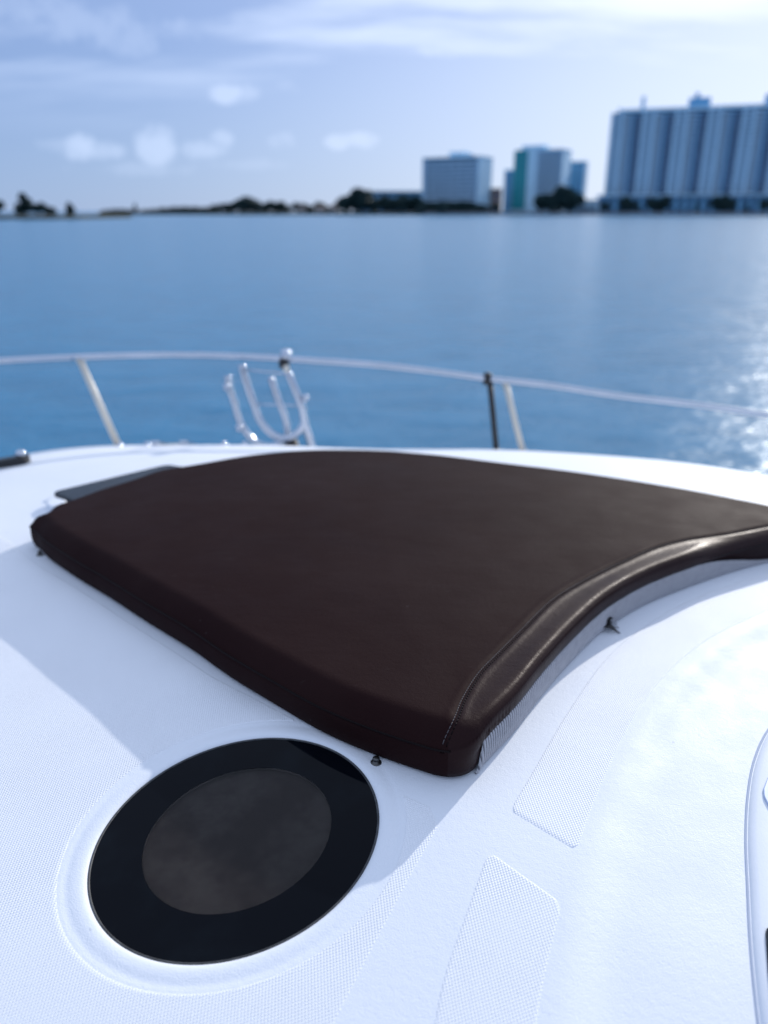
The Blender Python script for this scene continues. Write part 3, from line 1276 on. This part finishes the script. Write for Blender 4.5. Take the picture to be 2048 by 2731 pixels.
# the pad's own base follows the deck crown
rows = []
side = [(.010, 0.0), (.003, .004), (-.0005, .014), (-.0025, .030), (-.002, .048), (0.0, .060)]
sidec = [(.012, 0.0), (.009, .004), (.0075, .020), (.007, .0525), (.0015, .0550), (-.0004, .064)]
s_al = (idx - i_conc[1]) * float(np.linalg.norm(OL[1] - OL[0]))
pucker = .0016 * np.sin(s_al / .0105 * 6.28 + 2 * np.sin(s_al * 60)) * smoothstep(-.03, .01, s_al) * (1 - smoothstep(.03, .16, s_al))
for (a0, z0), (a1, z1) in zip(side, sidec):
    ins = a0 * (1 - wc) + a1 * wc
    zz = z0 * (1 - wc) + z1 * wc
    zz = zz - wd * np.clip(zz - .004, 0, .04) * .55 * (zz < .05)
    q = OL + NI * (ins + pucker * (zz > .03))[:, None]
    rows.append(np.c_[q, zdeck(q[:, 0], q[:, 1]) + GAP + zz])
dvec = PC - OL
dl = np.linalg.norm(dvec, axis=1)
steps = np.r_[0.0, np.linspace(.0015, .024, 13), np.linspace(.028, .13, 36), ]
lam = []
for s_ in steps:
    q = OL + dvec / dl[:, None] * s_
    lam.append(q)
for f in np.linspace(.12, .97, 20):
    lam.append(OL + dvec / dl[:, None] * (.13 + (dl[:, None] - .13) * f))
for q in lam:
    D, I = nearest_boundary(q)
    if q is lam[0]:
        D[:] = 0
        I = idx
    z = top_height(q, D, I) + groove(q)
    # bulge the concave roll outwards a little
    rows.append(np.c_[q, zdeck(q[:, 0], q[:, 1]) + GAP + z])
R = len(rows)
V = np.concatenate(rows + [np.array([[PC[0], PC[1], rows[-1][:, 2].mean()]])])
Fc = []
a0 = np.arange(NB)
a1 = (a0 + 1) % NB
for i in range(R - 1):
    Fc.append(np.stack([i * NB + a0, i * NB + a1, (i + 1) * NB + a1, (i + 1) * NB + a0], 1))
Fc = np.concatenate(Fc).tolist()
Fc += [((R - 1) * NB + k, (R - 1) * NB + (k + 1) % NB, R * NB) for k in range(NB)]
Fc.append(tuple(range(NB))[::-1])
cover = mesh_obj('cover', V, Fc, M['leather'])
# the edge panel outside the stitched seam is a smoother, shinier vinyl
cover.data.materials.append(M['bolster'])
PV = np.array(V)
sd_ = poly_dist(PV[:, 0], PV[:, 1], STI[::4])
nearw = np.zeros(len(PV))
nearw[:len(rows) * NB] = np.tile(wc, len(rows))
ring_of = np.arange(len(PV)) // NB
edge_v = (nearw > .02) & (sd_ > 0) & (ring_of < 60)
for p_ in cover.data.polygons:
    if len(p_.vertices) == 4 and all(edge_v[i] for i in p_.vertices):
        p_.material_index = 1
adopt(cover, pad_root)


def pad_top(P):
    P = np.asarray(P, float)
    D, I = nearest_boundary(P)
    return zdeck(P[:, 0], P[:, 1]) + GAP + top_height(P, D, I)


# stitching: two rows of small thread stitches along the curved seam
def stitch_row(off, ln, gap, r, mat, name):
    t = np.gradient(STI, axis=0)
    t /= np.linalg.norm(t, axis=1)[:, None]
    nn = np.stack([-t[:, 1], t[:, 0]], 1)
    L = resample(np.c_[STI + nn * off, np.zeros(len(STI))], 2400)[:, :2]
    s = np.r_[0, np.cumsum(np.linalg.norm(np.diff(L, axis=0), axis=1))]
    parts = []
    p = .004
    while p + ln < s[-1]:
        qs = [np.array([np.interp(p + ln * f, s, L[:, 0]), np.interp(p + ln * f, s, L[:, 1])]) for f in (0, .5, 1)]
        zt = pad_top(qs) + groove(np.array(qs))
        pts = [Vector((q[0], q[1], z + dz)) for q, z, dz in zip(qs, zt, (.0001, .0009, .0001))]
        parts.append(tube_geo(pts, r, 5))
        p += ln + gap
    V, Fc = join_geo(parts)
    o = mesh_obj(name, V, Fc, mat)
    adopt(o, cover)
    tag(o, kind='stuff')


stitch_row(-.006, .0048, .0024, .0011, M['piping'], 'stitching')
stitch_row(.0015, .0052, .0016, .0009, M['thread'], 'stitching')

# piping along the plain left edge and round the far edge
s0 = i_conc[0]
pip = []
for k in list(range(i_conc[6] - NB if i_conc[6] > s0 else i_conc[6], s0)):
    q = OL[k % NB] - NI[k % NB] * .0008
    pip.append(Vector((q[0], q[1], zd(q[0], q[1]) + GAP + .060)))
pip = [Vector(p) for p in resample(pip, 420)]
e = np.array([.098, 1.066])
pip.append(Vector((e[0], e[1], zd(*e) + GAP + .064)))
adopt(tube('piping', pip, .0019, M['piping'], None, 8), cover)

# ribbed grey mesh band under the leather of the concave edge
V, Fc = [], []
i0, i1 = i_conc[1] - 6, i_conc[3]
seg = OL[i0:i1]
sl = np.r_[0, np.cumsum(np.linalg.norm(np.diff(seg, axis=0), axis=1))]
NM = int(sl[-1] / .0009)
ts = np.linspace(0, sl[-1], NM)
bx = np.stack([np.interp(ts, sl, seg[:, 0]), np.interp(ts, sl, seg[:, 1])], 1)
nb_ = np.stack([np.interp(ts, sl, NI[i0:i1, 0]), np.interp(ts, sl, NI[i0:i1, 1])], 1)
hh = .0545 * smoothstep(0, .03, ts) * (1 - .9 * smoothstep(sl[-1] - .42, sl[-1] - .04, ts)) + .0008
phase = ts / .0078 * 2 * math.pi + .6 * np.sin(ts * 9)
rib = np.abs(np.sin(phase / 2)) ** 1.5
fl_ = np.array([0, .08, .25, .45, .65, .8, .92, 1.0])
belly = np.sin(fl_ * math.pi)
rr_ = np.random.RandomState(5)
zb_ = zdeck(bx[:, 0], bx[:, 1])
jit = rr_.normal(0, 1, NM)
jit = np.convolve(jit, np.ones(5) / 5, 'same')
for j, f in enumerate(fl_):
    out_ = .0005 + .0035 * belly[j] + .0030 * rib * (1.0 if .05 < f < .95 else .35)
    ph = np.roll(rib, int(j * 1.2))
    q = bx - nb_ * out_[:, None] + nb_ * .0035
    z = zb_ + .0015 + hh * f + (jit * .0009 if f == 1.0 else 0)
    V.append(np.c_[q, z])
V = np.concatenate(V)
a0 = np.arange(NM - 1)
Fc = np.concatenate([np.stack([j * NM + a0, j * NM + a0 + 1, (j + 1) * NM + a0 + 1, (j + 1) * NM + a0], 1) for j in range(len(fl_) - 1)]).tolist()
band = mesh_obj('mesh_band', V, Fc, M['meshfab'])
att = band.data.attributes.new('rib', 'FLOAT', 'POINT')
att.data.foreach_set('value', np.tile(rib, len(fl_)).astype(np.float32))
adopt(band, pad_root)

# the tear in the band: painted shade patch, curled flap and loose threads
tp = on_z(1636, 1686, .0)
k = int(np.argmin(np.hypot(OL[:, 0] - tp.x, OL[:, 1] - tp.y)))
tq, tn, tt_ = OL[k], -NI[k], tg[k]
tz = zd(*tq) + GAP
ox = lambda s_, o_, z_: Vector((tq[0] + tt_[0] * s_ + tn[0] * o_, tq[1] + tt_[1] * s_ + tn[1] * o_, tz + z_))
tear = empty('torn_patch', tuple(ox(0, 0, 0)))
adopt(tear, pad_root)
V = [ox(0, .0012, .0) + Vector((0, 0, 0))]
n = 14
V = []
for lay, o_ in ((0, .0045), (1, .0005)):
    for j in range(n):
        a = 2 * math.pi * j / n
        rx, rz = .0085 * (1 + .25 * math.sin(3 * a)), .0150 * (1 + .2 * math.cos(2 * a))
        V.append(ox(rx * math.cos(a) + .002 * math.sin(a), o_ + .004, .019 + rz * math.sin(a)))
Fc = [tuple(range(n))] + [(j, (j + 1) % n, n + (j + 1) % n, n + j) for j in range(n)]
adopt(mesh_obj('tear_shade_patch', V, Fc, simple('foam_shadow', (.006, .006, .007), .95)), tear)
r2 = random.Random(4)
# flap
V, Fc = [], []
NF = 10
for i in range(NF):
    f = i / (NF - 1)
    c_ = ox(-.014 + .022 * f, .002 + .030 * f, .012 - .0105 * f + .004 * math.sin(f * 5))
    w = .0055 * (1 - .6 * f)
    s2 = Vector((tt_[0], tt_[1], 0)) * w + Vector((0, 0, 1)) * w * .6 * math.sin(f * 4)
    for sgn, up_ in ((-1, 0), (1, 0), (1, .0012), (-1, .0012)):
        V.append(c_ + s2 * sgn + Vector((0, 0, up_)))
for i in range(NF - 1):
    for j in range(4):
        Fc.append((i * 4 + j, i * 4 + (j + 1) % 4, (i + 1) * 4 + (j + 1) % 4, (i + 1) * 4 + j))
Fc += [(0, 1, 2, 3), tuple((NF - 1) * 4 + j for j in range(4))]
adopt(mesh_obj('flap', V, Fc, M['black']), tear)
parts = []
for i in range(26):
    s_ = r2.uniform(.002, .014)
    h0 = r2.uniform(.004, .034)
    ln = r2.uniform(.010, .022)
    pts = [ox(s_, .004, h0)]
    dd = [r2.uniform(-.6, .6), r2.uniform(.2, 1), r2.uniform(-.9, .2)]
    for j in range(1, 5):
        f = j / 4
        pts.append(ox(s_ + dd[0] * ln * f + r2.uniform(-.001, .001), .004 + dd[1] * ln * f, max(h0 + dd[2] * ln * f, .0005)))
    parts.append(tube_geo(pts, .0009, 5))
V, Fc = join_geo(parts)
o = mesh_obj('loose_threads', V, Fc, simple('grey_thread', (.30, .31, .34), .85))
adopt(o, tear)
tag(o, kind='stuff')

# ------------------------------------------------------------------ far buildings
M['wall_white'] = simple('blue_cast_white_render', (.48, .71, .87), .8, var=(.43, .66, .82), scale=.15)  # white, grey, glass and slab colours carry a blue cast in place of haze
M['wall_grey'] = simple('blue_cast_grey_render', (.17, .42, .66), .8, var=(.14, .38, .60), scale=.1)
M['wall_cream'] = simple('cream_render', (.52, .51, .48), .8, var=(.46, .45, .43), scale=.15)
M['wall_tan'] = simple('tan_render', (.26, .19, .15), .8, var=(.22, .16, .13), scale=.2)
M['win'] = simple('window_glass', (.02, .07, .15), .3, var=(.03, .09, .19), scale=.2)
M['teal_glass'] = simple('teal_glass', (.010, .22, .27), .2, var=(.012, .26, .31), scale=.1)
M['slab'] = simple('blue_cast_concrete', (.52, .74, .90), .75, var=(.47, .68, .84), scale=.2)
M['roof'] = simple('roof_gravel', (.30, .30, .31), .9)
GZ = WATER_Z + 1.0


def gx(u, y):
    return at_y(u, 563, y).x


def site(name, uA, yA, uB, yB, label, cat='building', group=None):
    """Empty at the front left corner; local x runs along the facade, local y away from the viewer"""
    A, B = Vector((gx(uA, yA), yA)), Vector((gx(uB, yB), yB))
    o = empty(name, (A.x, A.y, GZ), label, cat, group)
    o.rotation_euler = (0, 0, math.atan2(B.y - A.y, B.x - A.x))
    return o, (B - A).length


def top_h(u, v, y):
    return at_y(u, v, y).z - GZ


def lbox(name, par, x0, x1, y0, y1, z0, z1, mat):
    return box(name, x0, x1, y0, y1, z0, z1, M[mat], par)


def copies(first, par, locs):
    """first has its mesh at the local origin; copies share it"""
    for i, l in enumerate(locs):
        o = first if i == 0 else first.copy()
        if i:
            COL.objects.link(o)
            o.parent = par
        o.location = l


def floors(par, name, x0, x1, ydep, th, rail, n, fh, z0, mat):
    """a balcony: slab with an upstand, repeated on n floors"""
    V, Fc = join_geo([box_geo(0, x1 - x0, -ydep, .02, 0, th), box_geo(0, x1 - x0, -ydep, -ydep + .15, th + .003, th + rail)])
    o = mesh_obj(name, V, Fc, M[mat], par, smooth=False)
    copies(o, par, [(x0, 0, z0 + k * fh) for k in range(n)])


def windows(par, x0, x1, n_x, gap, fh, n, z0, hgt, mat='win', y=-.06):
    w = (x1 - x0 - gap * (n_x + 1)) / n_x
    V, Fc = box_geo(0, w, y, .10, 0, hgt)
    o = mesh_obj('window', V, Fc, M[mat], par, smooth=False)
    copies(o, par, [(x0 + gap + i * (w + gap), 0, z0 + k * fh) for k in range(n) for i in range(n_x)])


# --- the long tower at the right
tw, ln = site('apartment_tower', 1606, 644, 2048, 604, 'tallest wide blue-grey apartment tower with vertical balcony bays at the right edge')
ln *= 1.35
HT = top_h(1650, 300, 640)
NF_ = 24
fh = (HT - 3) / NF_
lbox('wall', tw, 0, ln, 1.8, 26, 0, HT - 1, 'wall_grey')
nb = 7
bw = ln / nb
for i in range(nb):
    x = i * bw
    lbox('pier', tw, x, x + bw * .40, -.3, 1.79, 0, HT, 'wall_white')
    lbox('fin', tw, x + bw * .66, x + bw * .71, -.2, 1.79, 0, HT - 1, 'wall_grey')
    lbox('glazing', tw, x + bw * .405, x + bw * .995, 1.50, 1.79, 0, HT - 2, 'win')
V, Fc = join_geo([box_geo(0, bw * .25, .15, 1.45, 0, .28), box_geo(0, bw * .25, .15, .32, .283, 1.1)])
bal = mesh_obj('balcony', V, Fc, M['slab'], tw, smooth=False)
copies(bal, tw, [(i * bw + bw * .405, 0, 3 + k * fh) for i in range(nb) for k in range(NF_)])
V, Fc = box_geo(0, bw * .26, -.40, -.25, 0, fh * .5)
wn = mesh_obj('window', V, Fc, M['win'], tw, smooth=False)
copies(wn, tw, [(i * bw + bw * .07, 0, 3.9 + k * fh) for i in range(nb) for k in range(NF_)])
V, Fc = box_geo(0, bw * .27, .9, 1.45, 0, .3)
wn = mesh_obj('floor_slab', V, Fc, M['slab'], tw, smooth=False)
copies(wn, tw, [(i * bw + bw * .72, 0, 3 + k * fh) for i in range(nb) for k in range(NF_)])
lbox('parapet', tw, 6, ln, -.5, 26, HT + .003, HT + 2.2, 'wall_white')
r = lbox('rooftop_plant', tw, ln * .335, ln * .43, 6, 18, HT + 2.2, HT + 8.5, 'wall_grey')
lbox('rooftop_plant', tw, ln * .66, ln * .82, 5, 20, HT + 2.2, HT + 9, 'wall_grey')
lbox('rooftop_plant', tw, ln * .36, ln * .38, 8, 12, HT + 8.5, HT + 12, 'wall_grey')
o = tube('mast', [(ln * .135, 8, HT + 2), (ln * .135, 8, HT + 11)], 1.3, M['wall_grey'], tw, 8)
o = tube('mast', [(ln * .03, 4, HT - 1.0), (ln * .03, 4, HT + 4)], .5, M['wall_grey'], tw, 8)

# --- podium at the tower's foot
pd, pl = site('waterfront_podium', 1590, 612, 2048, 572, 'low blue-grey podium block at the foot of the tall tower')
pl *= 1.35
HP = top_h(1800, 522, 590)
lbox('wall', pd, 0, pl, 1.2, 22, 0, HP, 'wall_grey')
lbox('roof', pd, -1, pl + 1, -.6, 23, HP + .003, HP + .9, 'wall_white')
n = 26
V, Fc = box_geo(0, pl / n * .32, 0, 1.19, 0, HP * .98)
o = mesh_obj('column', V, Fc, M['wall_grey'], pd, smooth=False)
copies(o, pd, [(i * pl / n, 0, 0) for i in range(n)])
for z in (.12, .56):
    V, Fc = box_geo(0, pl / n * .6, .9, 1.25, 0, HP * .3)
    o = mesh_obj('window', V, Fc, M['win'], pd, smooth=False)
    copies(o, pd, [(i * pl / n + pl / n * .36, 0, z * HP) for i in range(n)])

# --- white block with balconies
mb, ml = site('apartment_block', 1130, 636, 1272, 612, 'white mid-rise apartment block with rows of long balconies, left of the teal tower')
HM = top_h(1200, 425, 625)
nF = 13
fh = HM / nF
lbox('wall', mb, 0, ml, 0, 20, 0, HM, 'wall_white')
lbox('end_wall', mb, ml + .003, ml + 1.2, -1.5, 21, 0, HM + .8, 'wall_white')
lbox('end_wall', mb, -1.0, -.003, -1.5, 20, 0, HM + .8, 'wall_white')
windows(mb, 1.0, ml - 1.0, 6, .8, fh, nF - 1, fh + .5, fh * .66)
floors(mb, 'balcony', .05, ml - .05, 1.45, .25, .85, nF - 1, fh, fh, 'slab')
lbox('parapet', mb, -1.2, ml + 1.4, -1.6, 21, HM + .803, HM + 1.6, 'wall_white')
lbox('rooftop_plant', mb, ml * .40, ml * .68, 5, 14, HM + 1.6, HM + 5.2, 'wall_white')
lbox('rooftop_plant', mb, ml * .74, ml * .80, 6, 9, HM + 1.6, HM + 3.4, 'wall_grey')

# --- teal tower
tb_, tl = site('teal_tower', 1362, 640, 1490, 622, 'apartment tower with a bright teal glass stripe between two pale blocks')
HTt = top_h(1400, 396, 636)
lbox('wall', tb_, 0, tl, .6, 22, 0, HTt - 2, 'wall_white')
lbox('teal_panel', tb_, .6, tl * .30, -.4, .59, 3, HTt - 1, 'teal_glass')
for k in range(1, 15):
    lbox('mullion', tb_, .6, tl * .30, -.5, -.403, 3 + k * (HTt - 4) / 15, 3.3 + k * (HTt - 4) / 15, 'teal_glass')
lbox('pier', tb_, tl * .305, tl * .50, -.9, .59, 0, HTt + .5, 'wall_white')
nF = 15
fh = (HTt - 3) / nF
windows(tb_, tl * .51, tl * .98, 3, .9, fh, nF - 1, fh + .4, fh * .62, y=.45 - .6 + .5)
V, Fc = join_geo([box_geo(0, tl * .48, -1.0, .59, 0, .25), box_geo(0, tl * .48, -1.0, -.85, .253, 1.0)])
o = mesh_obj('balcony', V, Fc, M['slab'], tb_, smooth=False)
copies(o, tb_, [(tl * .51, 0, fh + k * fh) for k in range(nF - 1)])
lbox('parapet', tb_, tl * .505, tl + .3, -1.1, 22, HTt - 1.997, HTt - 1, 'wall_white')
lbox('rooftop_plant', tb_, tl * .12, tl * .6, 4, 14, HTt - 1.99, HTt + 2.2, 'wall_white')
wg, wl = site('low_wing_block', 1340, 662, 1368, 660, 'narrow pale block standing against the left side of the teal tower')
HW = top_h(1350, 455, 660)
lbox('wall', wg, 0, wl, 0, 16, 0, HW, 'wall_grey')
windows(wg, .5, wl - .5, 2, .8, HW / 11, 10, HW / 11, HW / 11 * .6)
lbox('parapet', wg, -.3, wl + .2, -.3, 16.3, HW + .003, HW + .8, 'wall_white')

# --- block right of the teal tower
b4, l4 = site('plain_block', 1494, 668, 1550, 662, 'plain bluish apartment block between the teal tower and the tallest tower')
H4 = top_h(1530, 432, 660)
lbox('wall', b4, 0, l4, 0, 18, 0, H4, 'wall_grey')
lbox('stair_core', b4, 0.2, l4 * .32, -.7, -.003, 0, H4 + 1.5, 'win')
windows(b4, l4 * .36, l4 * .98, 4, .9, H4 / 12, 11, H4 / 12 + .3, H4 / 12 * .55)
lbox('parapet', b4, -.3, l4 + .3, -.3, 18.3, H4 + .003, H4 + .9, 'wall_white')

# --- low buildings along the shore
lb, ll = site('low_hotel', 950, 690, 1135, 690, 'long low flat-roofed building behind the shore trees left of the white block')
HL = top_h(1000, 512, 690)
lbox('wall', lb, 0, ll, 0, 14, 0, HL, 'wall_grey')
windows(lb, .8, ll - .8, 12, 1.2, HL / 4, 4, .8, HL / 4 * .55)
lbox('roof', lb, -1.2, ll + 1.2, -1.4, 15, HL + .003, HL + .9, 'wall_white')
hb, hl = site('tan_house', 1308, 625, 1336, 625, 'small tan building in the gap between the white block and the teal tower')
HH = top_h(1320, 505, 625)
lbox('wall', hb, 0, hl, 0, 9, 0, HH, 'wall_tan')
windows(hb, .4, hl - .4, 2, .8, HH / 4, 4, .8, HH / 4 * .5)
lbox('roof', hb, -.5, hl + .5, -.6, 9.5, HH + .003, HH + .7, 'wall_tan')
hb, hl = site('pale_pavilion', 1536, 612, 1594, 606, 'low pale waterfront pavilion just left of the tall tower podium')
HH = top_h(1560, 535, 610)
lbox('wall', hb, 0, hl, 0, 9, 0, HH, 'wall_white')
windows(hb, .4, hl - .4, 6, .7, HH, 1, .8, HH * .5)
lbox('roof', hb, -.8, hl + .8, -1, 9.8, HH + .003, HH + .6, 'wall_white')
for u, y, w, v, nm, lab in ((788, 640, 26, 550, 'shore_house', 'small cream house at the left end of the shore houses'),
                            (838, 634, 30, 552, 'shore_house', 'small cream house in the middle of the shore tree line'),
                            (880, 628, 22, 548, 'shore_house', 'small cream house just left of the tallest shore trees')):
    hb, hl = site(nm, u, y, u + w, y, lab, 'house')
    HH = top_h(u, v, y) * .8
    lbox('wall', hb, 0, hl, 0, 7, 0, HH, 'wall_cream')
    windows(hb, .3, hl - .3, 3, .8, HH, 1, HH * .35, HH * .4)
    V = [(-.5, -.6, HH), (hl + .5, -.6, HH), (hl + .5, 7.6, HH), (-.5, 7.6, HH), (1.5, 3.5, HH * 1.4), (hl - 1.5, 3.5, HH * 1.4)]
    mesh_obj('roof', V, [(0, 1, 5, 4), (1, 2, 5), (2, 3, 4, 5), (3, 0, 4), (0, 3, 2, 1)], M['wall_tan'], hb, smooth=False)

# --- seawall along the built-up shore
wl_pts = [(1130, 598), (1300, 592.5), (1480, 584.5), (1600, 573), (1800, 543.5), (2100, 518)]
parts = []
for (u0, y0), (u1, y1) in zip(wl_pts[:-1], wl_pts[1:]):
    a, b = Vector((gx(u0, y0), y0 - 2.2, 0)), Vector((gx(u1, y1), y1 - 2.2, 0))
    V = []
    for p_, dy in ((a, 0), (b, 0), (b, 1.6), (a, 1.6)):
        V += [(p_.x, p_.y + dy, WATER_Z - .4)]
    for p_, dy in ((a, 0), (b, 0), (b, 1.6), (a, 1.6)):
        V += [(p_.x, p_.y + dy, WATER_Z + 1.9)]
    parts.append((V, [(0, 3, 2, 1), (4, 5, 6, 7), (0, 1, 5, 4), (1, 2, 6, 5), (2, 3, 7, 6), (3, 0, 4, 7)]))
V, Fc = join_geo(parts)
tag(mesh_obj('seawall', V, Fc, M['seawall'], smooth=False), 'grey concrete seawall along the waterline below the buildings', 'seawall')

# ------------------------------------------------------------------ trees
g = MatB('foliage')
gi = g.n('ShaderNodeObjectInfo')
c = g.mixc(g.rng(g.noise(.6, 3), .3, .7), (.014, .042, .046), (.030, .070, .068))
g.set(Base_Color=c, Roughness=.6, Specular_IOR_Level=.3)
M['leaf'] = g.m
M['bark'] = simple('bark', (.06, .05, .042), .9, var=(.04, .034, .03), bump=(3, .05), scale=2)


def crown_mesh(seed, w, h, n, leaf, kind):
    r = random.Random(seed)
    clumps = []
    if kind == 'round':
        for _ in range(16):
            a, t = r.uniform(0, 6.28), r.random()
            rr = w * .34 * math.sqrt(r.random())
            clumps.append((rr * math.cos(a), rr * math.sin(a), h * (.34 + .52 * t), w * r.uniform(.13, .22)))
    elif kind == 'tall':
        for i in range(20):
            t = i / 19
            a = r.uniform(0, 6.28)
            rr = w * .26 * (1 - t * .75) * math.sqrt(r.random())
            clumps.append((rr * math.cos(a), rr * math.sin(a), h * (.22 + .74 * t), w * r.uniform(.10, .20) * (1.25 - .8 * t)))
    else:   # low and wide
        for _ in range(22):
            a = r.uniform(0, 6.28)
            rr = w * .5 * math.sqrt(r.random())
            clumps.append((rr * math.cos(a), rr * math.sin(a) * .6, h * r.uniform(.25, .8) * (1 - .5 * (rr / w / .5) ** 2), w * r.uniform(.08, .15)))
    V, Fc = [], []
    for i in range(n):
        cx, cy, cz, cr = clumps[r.randrange(len(clumps))]
        while True:
            d = Vector((r.uniform(-1, 1), r.uniform(-1, 1), r.uniform(-1, 1)))
            if .15 < d.length < 1:
                break
        p = Vector((cx, cy, cz)) + d * cr * 1.15
        nrm = Vector((r.gauss(0, 1), r.gauss(0, 1), r.gauss(.4, 1))).normalized()
        u = nrm.orthogonal().normalized()
        v = nrm.cross(u)
        s = leaf * r.uniform(.6, 1.3)
        k = len(V)
        V += [p - u * s, p + v * s * .55, p + u * s, p - v * s * .55]
        Fc.append((k, k + 1, k + 2, k + 3))
    me = bpy.data.meshes.new('crown')
    me.from_pydata([tuple(v) for v in V], [], Fc)
    me.materials.append(M['leaf'])
    return me, clumps


def trunk_mesh(seed, h, w, clumps):
    r = random.Random(seed)
    parts = []
    rb = max(.16, h * .028)
    pts = [Vector((0, 0, -.6)), Vector((.1 * r.uniform(-1, 1), .1, h * .2)), Vector((.2 * r.uniform(-1, 1), 0, h * .45)), Vector((.2, .1, h * .75))]
    parts.append(tube_geo(pts, [rb * 1.2, rb, rb * .7, rb * .25], 7))
    for cx, cy, cz, cr in clumps[::3]:
        b = Vector((0, 0, h * r.uniform(.18, .42)))
        e = Vector((cx, cy, cz))
        parts.append(tube_geo([b, (b + e) / 2 + Vector((0, 0, .1 * h * r.uniform(0, .6))), e], [rb * .5, rb * .33, rb * .12], 5))
    V, Fc = join_geo(parts)
    me = bpy.data.meshes.new('trunk')
    me.from_pydata([tuple(v) for v in V], [], Fc)
    me.materials.append(M['bark'])
    return me


PROTO = {}
for key, kind, w, h, n, leaf in (('round', 'round', 8.5, 8, 2400, .62), ('round2', 'round', 10.5, 8, 2600, .66), ('tall', 'tall', 6.5, 9, 2200, .58),
                                 ('low', 'low', 14, 5, 2400, .60), ('low2', 'low', 16, 4, 2400, .60)):
    me, cl_ = crown_mesh(len(PROTO) + 11, w, h, n, leaf, kind)
    PROTO[key] = (me, trunk_mesh(len(PROTO) + 31, h, w, cl_), w, h)


ORD = ['leftmost', 'second', 'third', 'fourth', 'fifth', 'sixth', 'seventh', 'eighth', 'ninth', 'tenth']
seen = {}


def tree(key, u, y, vtop, label, group, wscale=1.0):
    if group != GI and not label.startswith('slim'):
        k = seen.get(label, 0)
        seen[label] = k + 1
        label = label + (', leftmost one' if k == 0 else ', ' + ORD[k] + ' from left')
    me, tm, w, h = PROTO[key]
    p = at_y(u, 563, y)
    base = GZ - .1
    ht = at_y(u, vtop, y).z - base
    ht *= 1.0 if group == GI else 1.16
    s = ht / h / .97
    o = empty('tree', (p.x, p.y, base), label, 'tree', group)
    o.rotation_euler = (0, 0, rng.uniform(0, 6.28) if 'low' not in key else rng.uniform(-.4, .4))
    o.scale = (s * wscale, s * wscale, s)
    for nm, m_ in (('trunk', tm), ('crown', me)):
        q = bpy.data.objects.new(nm, m_)
        COL.objects.link(q)
        q.parent = o


GI = 'trees on the near island'
tree('tall', 68, 300, 518, 'tallest pointed dark tree on the island at the left', GI, 1.7)
tree('round', 100, 296, 543, 'round dark tree just right of the pointed tree on the left island', GI, 1.4)
tree('round2', 128, 300, 550, 'low spreading tree at the right side of the left island cluster', GI, 1.3)
tree('tall', 186, 297, 542, 'lone pointed dark tree at the right end of the left island', GI, 1.9)
tree('round', -6, 300, 535, 'dark tree cut off by the left edge of the picture', GI)
tree('round', 48, 305, 552, 'small tree left of the pointed tree on the left island', GI, .8)
tree('low2', 20, 305, 574, 'low scrub at the left picture edge below the island trees', GI)
tree('low2', 155, 300, 575, 'low scrub left of the lone pointed tree on the island', GI)
GL = 'low distant tree line'
lab = 'low tree in the faint far tree line'
for u, v in ((285, 564), (312, 562), (338, 563), (392, 563), (420, 562), (448, 559), (476, 557), (505, 557), (532, 558)):
    tree('low', u, 655, v - 3, lab, GL, 1.5)
tree('tall', 361, 650, 547, 'slim tree sticking up from the low far tree line on the left', GL)
G3 = 'dark trees along the far shore'
lab = 'dark tree in the bank left of the cream houses'
for i, (u, v) in enumerate(((556, 556), (576, 551), (597, 547), (618, 546), (640, 538), (662, 534), (684, 552))):
    tree(('round', 'round2')[i % 2], u, 640, v, lab, G3, 1.5)
lab = 'dark tree in the clump just before the cream houses'
for i, (u, v) in enumerate(((706, 546), (726, 543), (746, 544), (768, 552))):
    tree(('round2', 'round')[i % 2], u, 634, v, lab, G3, 1.5)
lab = 'small tree standing among the cream shore houses'
for i, (u, v) in enumerate(((800, 546), (824, 551), (856, 545), (872, 552), (900, 548))):
    tree(('round', 'round2')[i % 2], u, 645, v, lab, G3, 1.5)
lab = 'dense dark tree before the long low building'
for i, (u, v) in enumerate(((922, 535), (944, 524), (966, 517), (990, 535), (1012, 538), (1034, 532), (1058, 536), (1080, 530), (1104, 532), (1122, 540))):
    tree(('round', 'round2')[i % 2], u, 622, v, lab, G3, 1.3)
lab = 'dark low tree at the foot of the white apartment block'
for i, (u, v) in enumerate(((1146, 546), (1168, 542), (1190, 545), (1212, 541), (1234, 543), (1256, 548))):
    tree(('round', 'low')[i % 2], u, 604, v, lab, G3, 1.35)
tree('round', 1320, 604, 548, 'small tree in front of the tan building', G3)
lab = 'dark tree at the right foot of the teal tower'
for i, (u, v) in enumerate(((1444, 528), (1466, 530), (1488, 512), (1510, 515), (1530, 525))):
    tree(('round', 'round2')[i % 2], u, 598, v, lab, G3, 1.0)
lab = 'tree before the podium of the tallest tower'
for i, (u, v) in enumerate(((1612, 545), (1668, 533), (1698, 540), (1738, 536), (1764, 532), (1858, 545), (1905, 533), (1932, 530), (1990, 545), (2040, 538))):
    tree(('round', 'round2', 'tall')[i % 3], u, 575 - (u - 1612) * .085, v, lab, G3, .9)
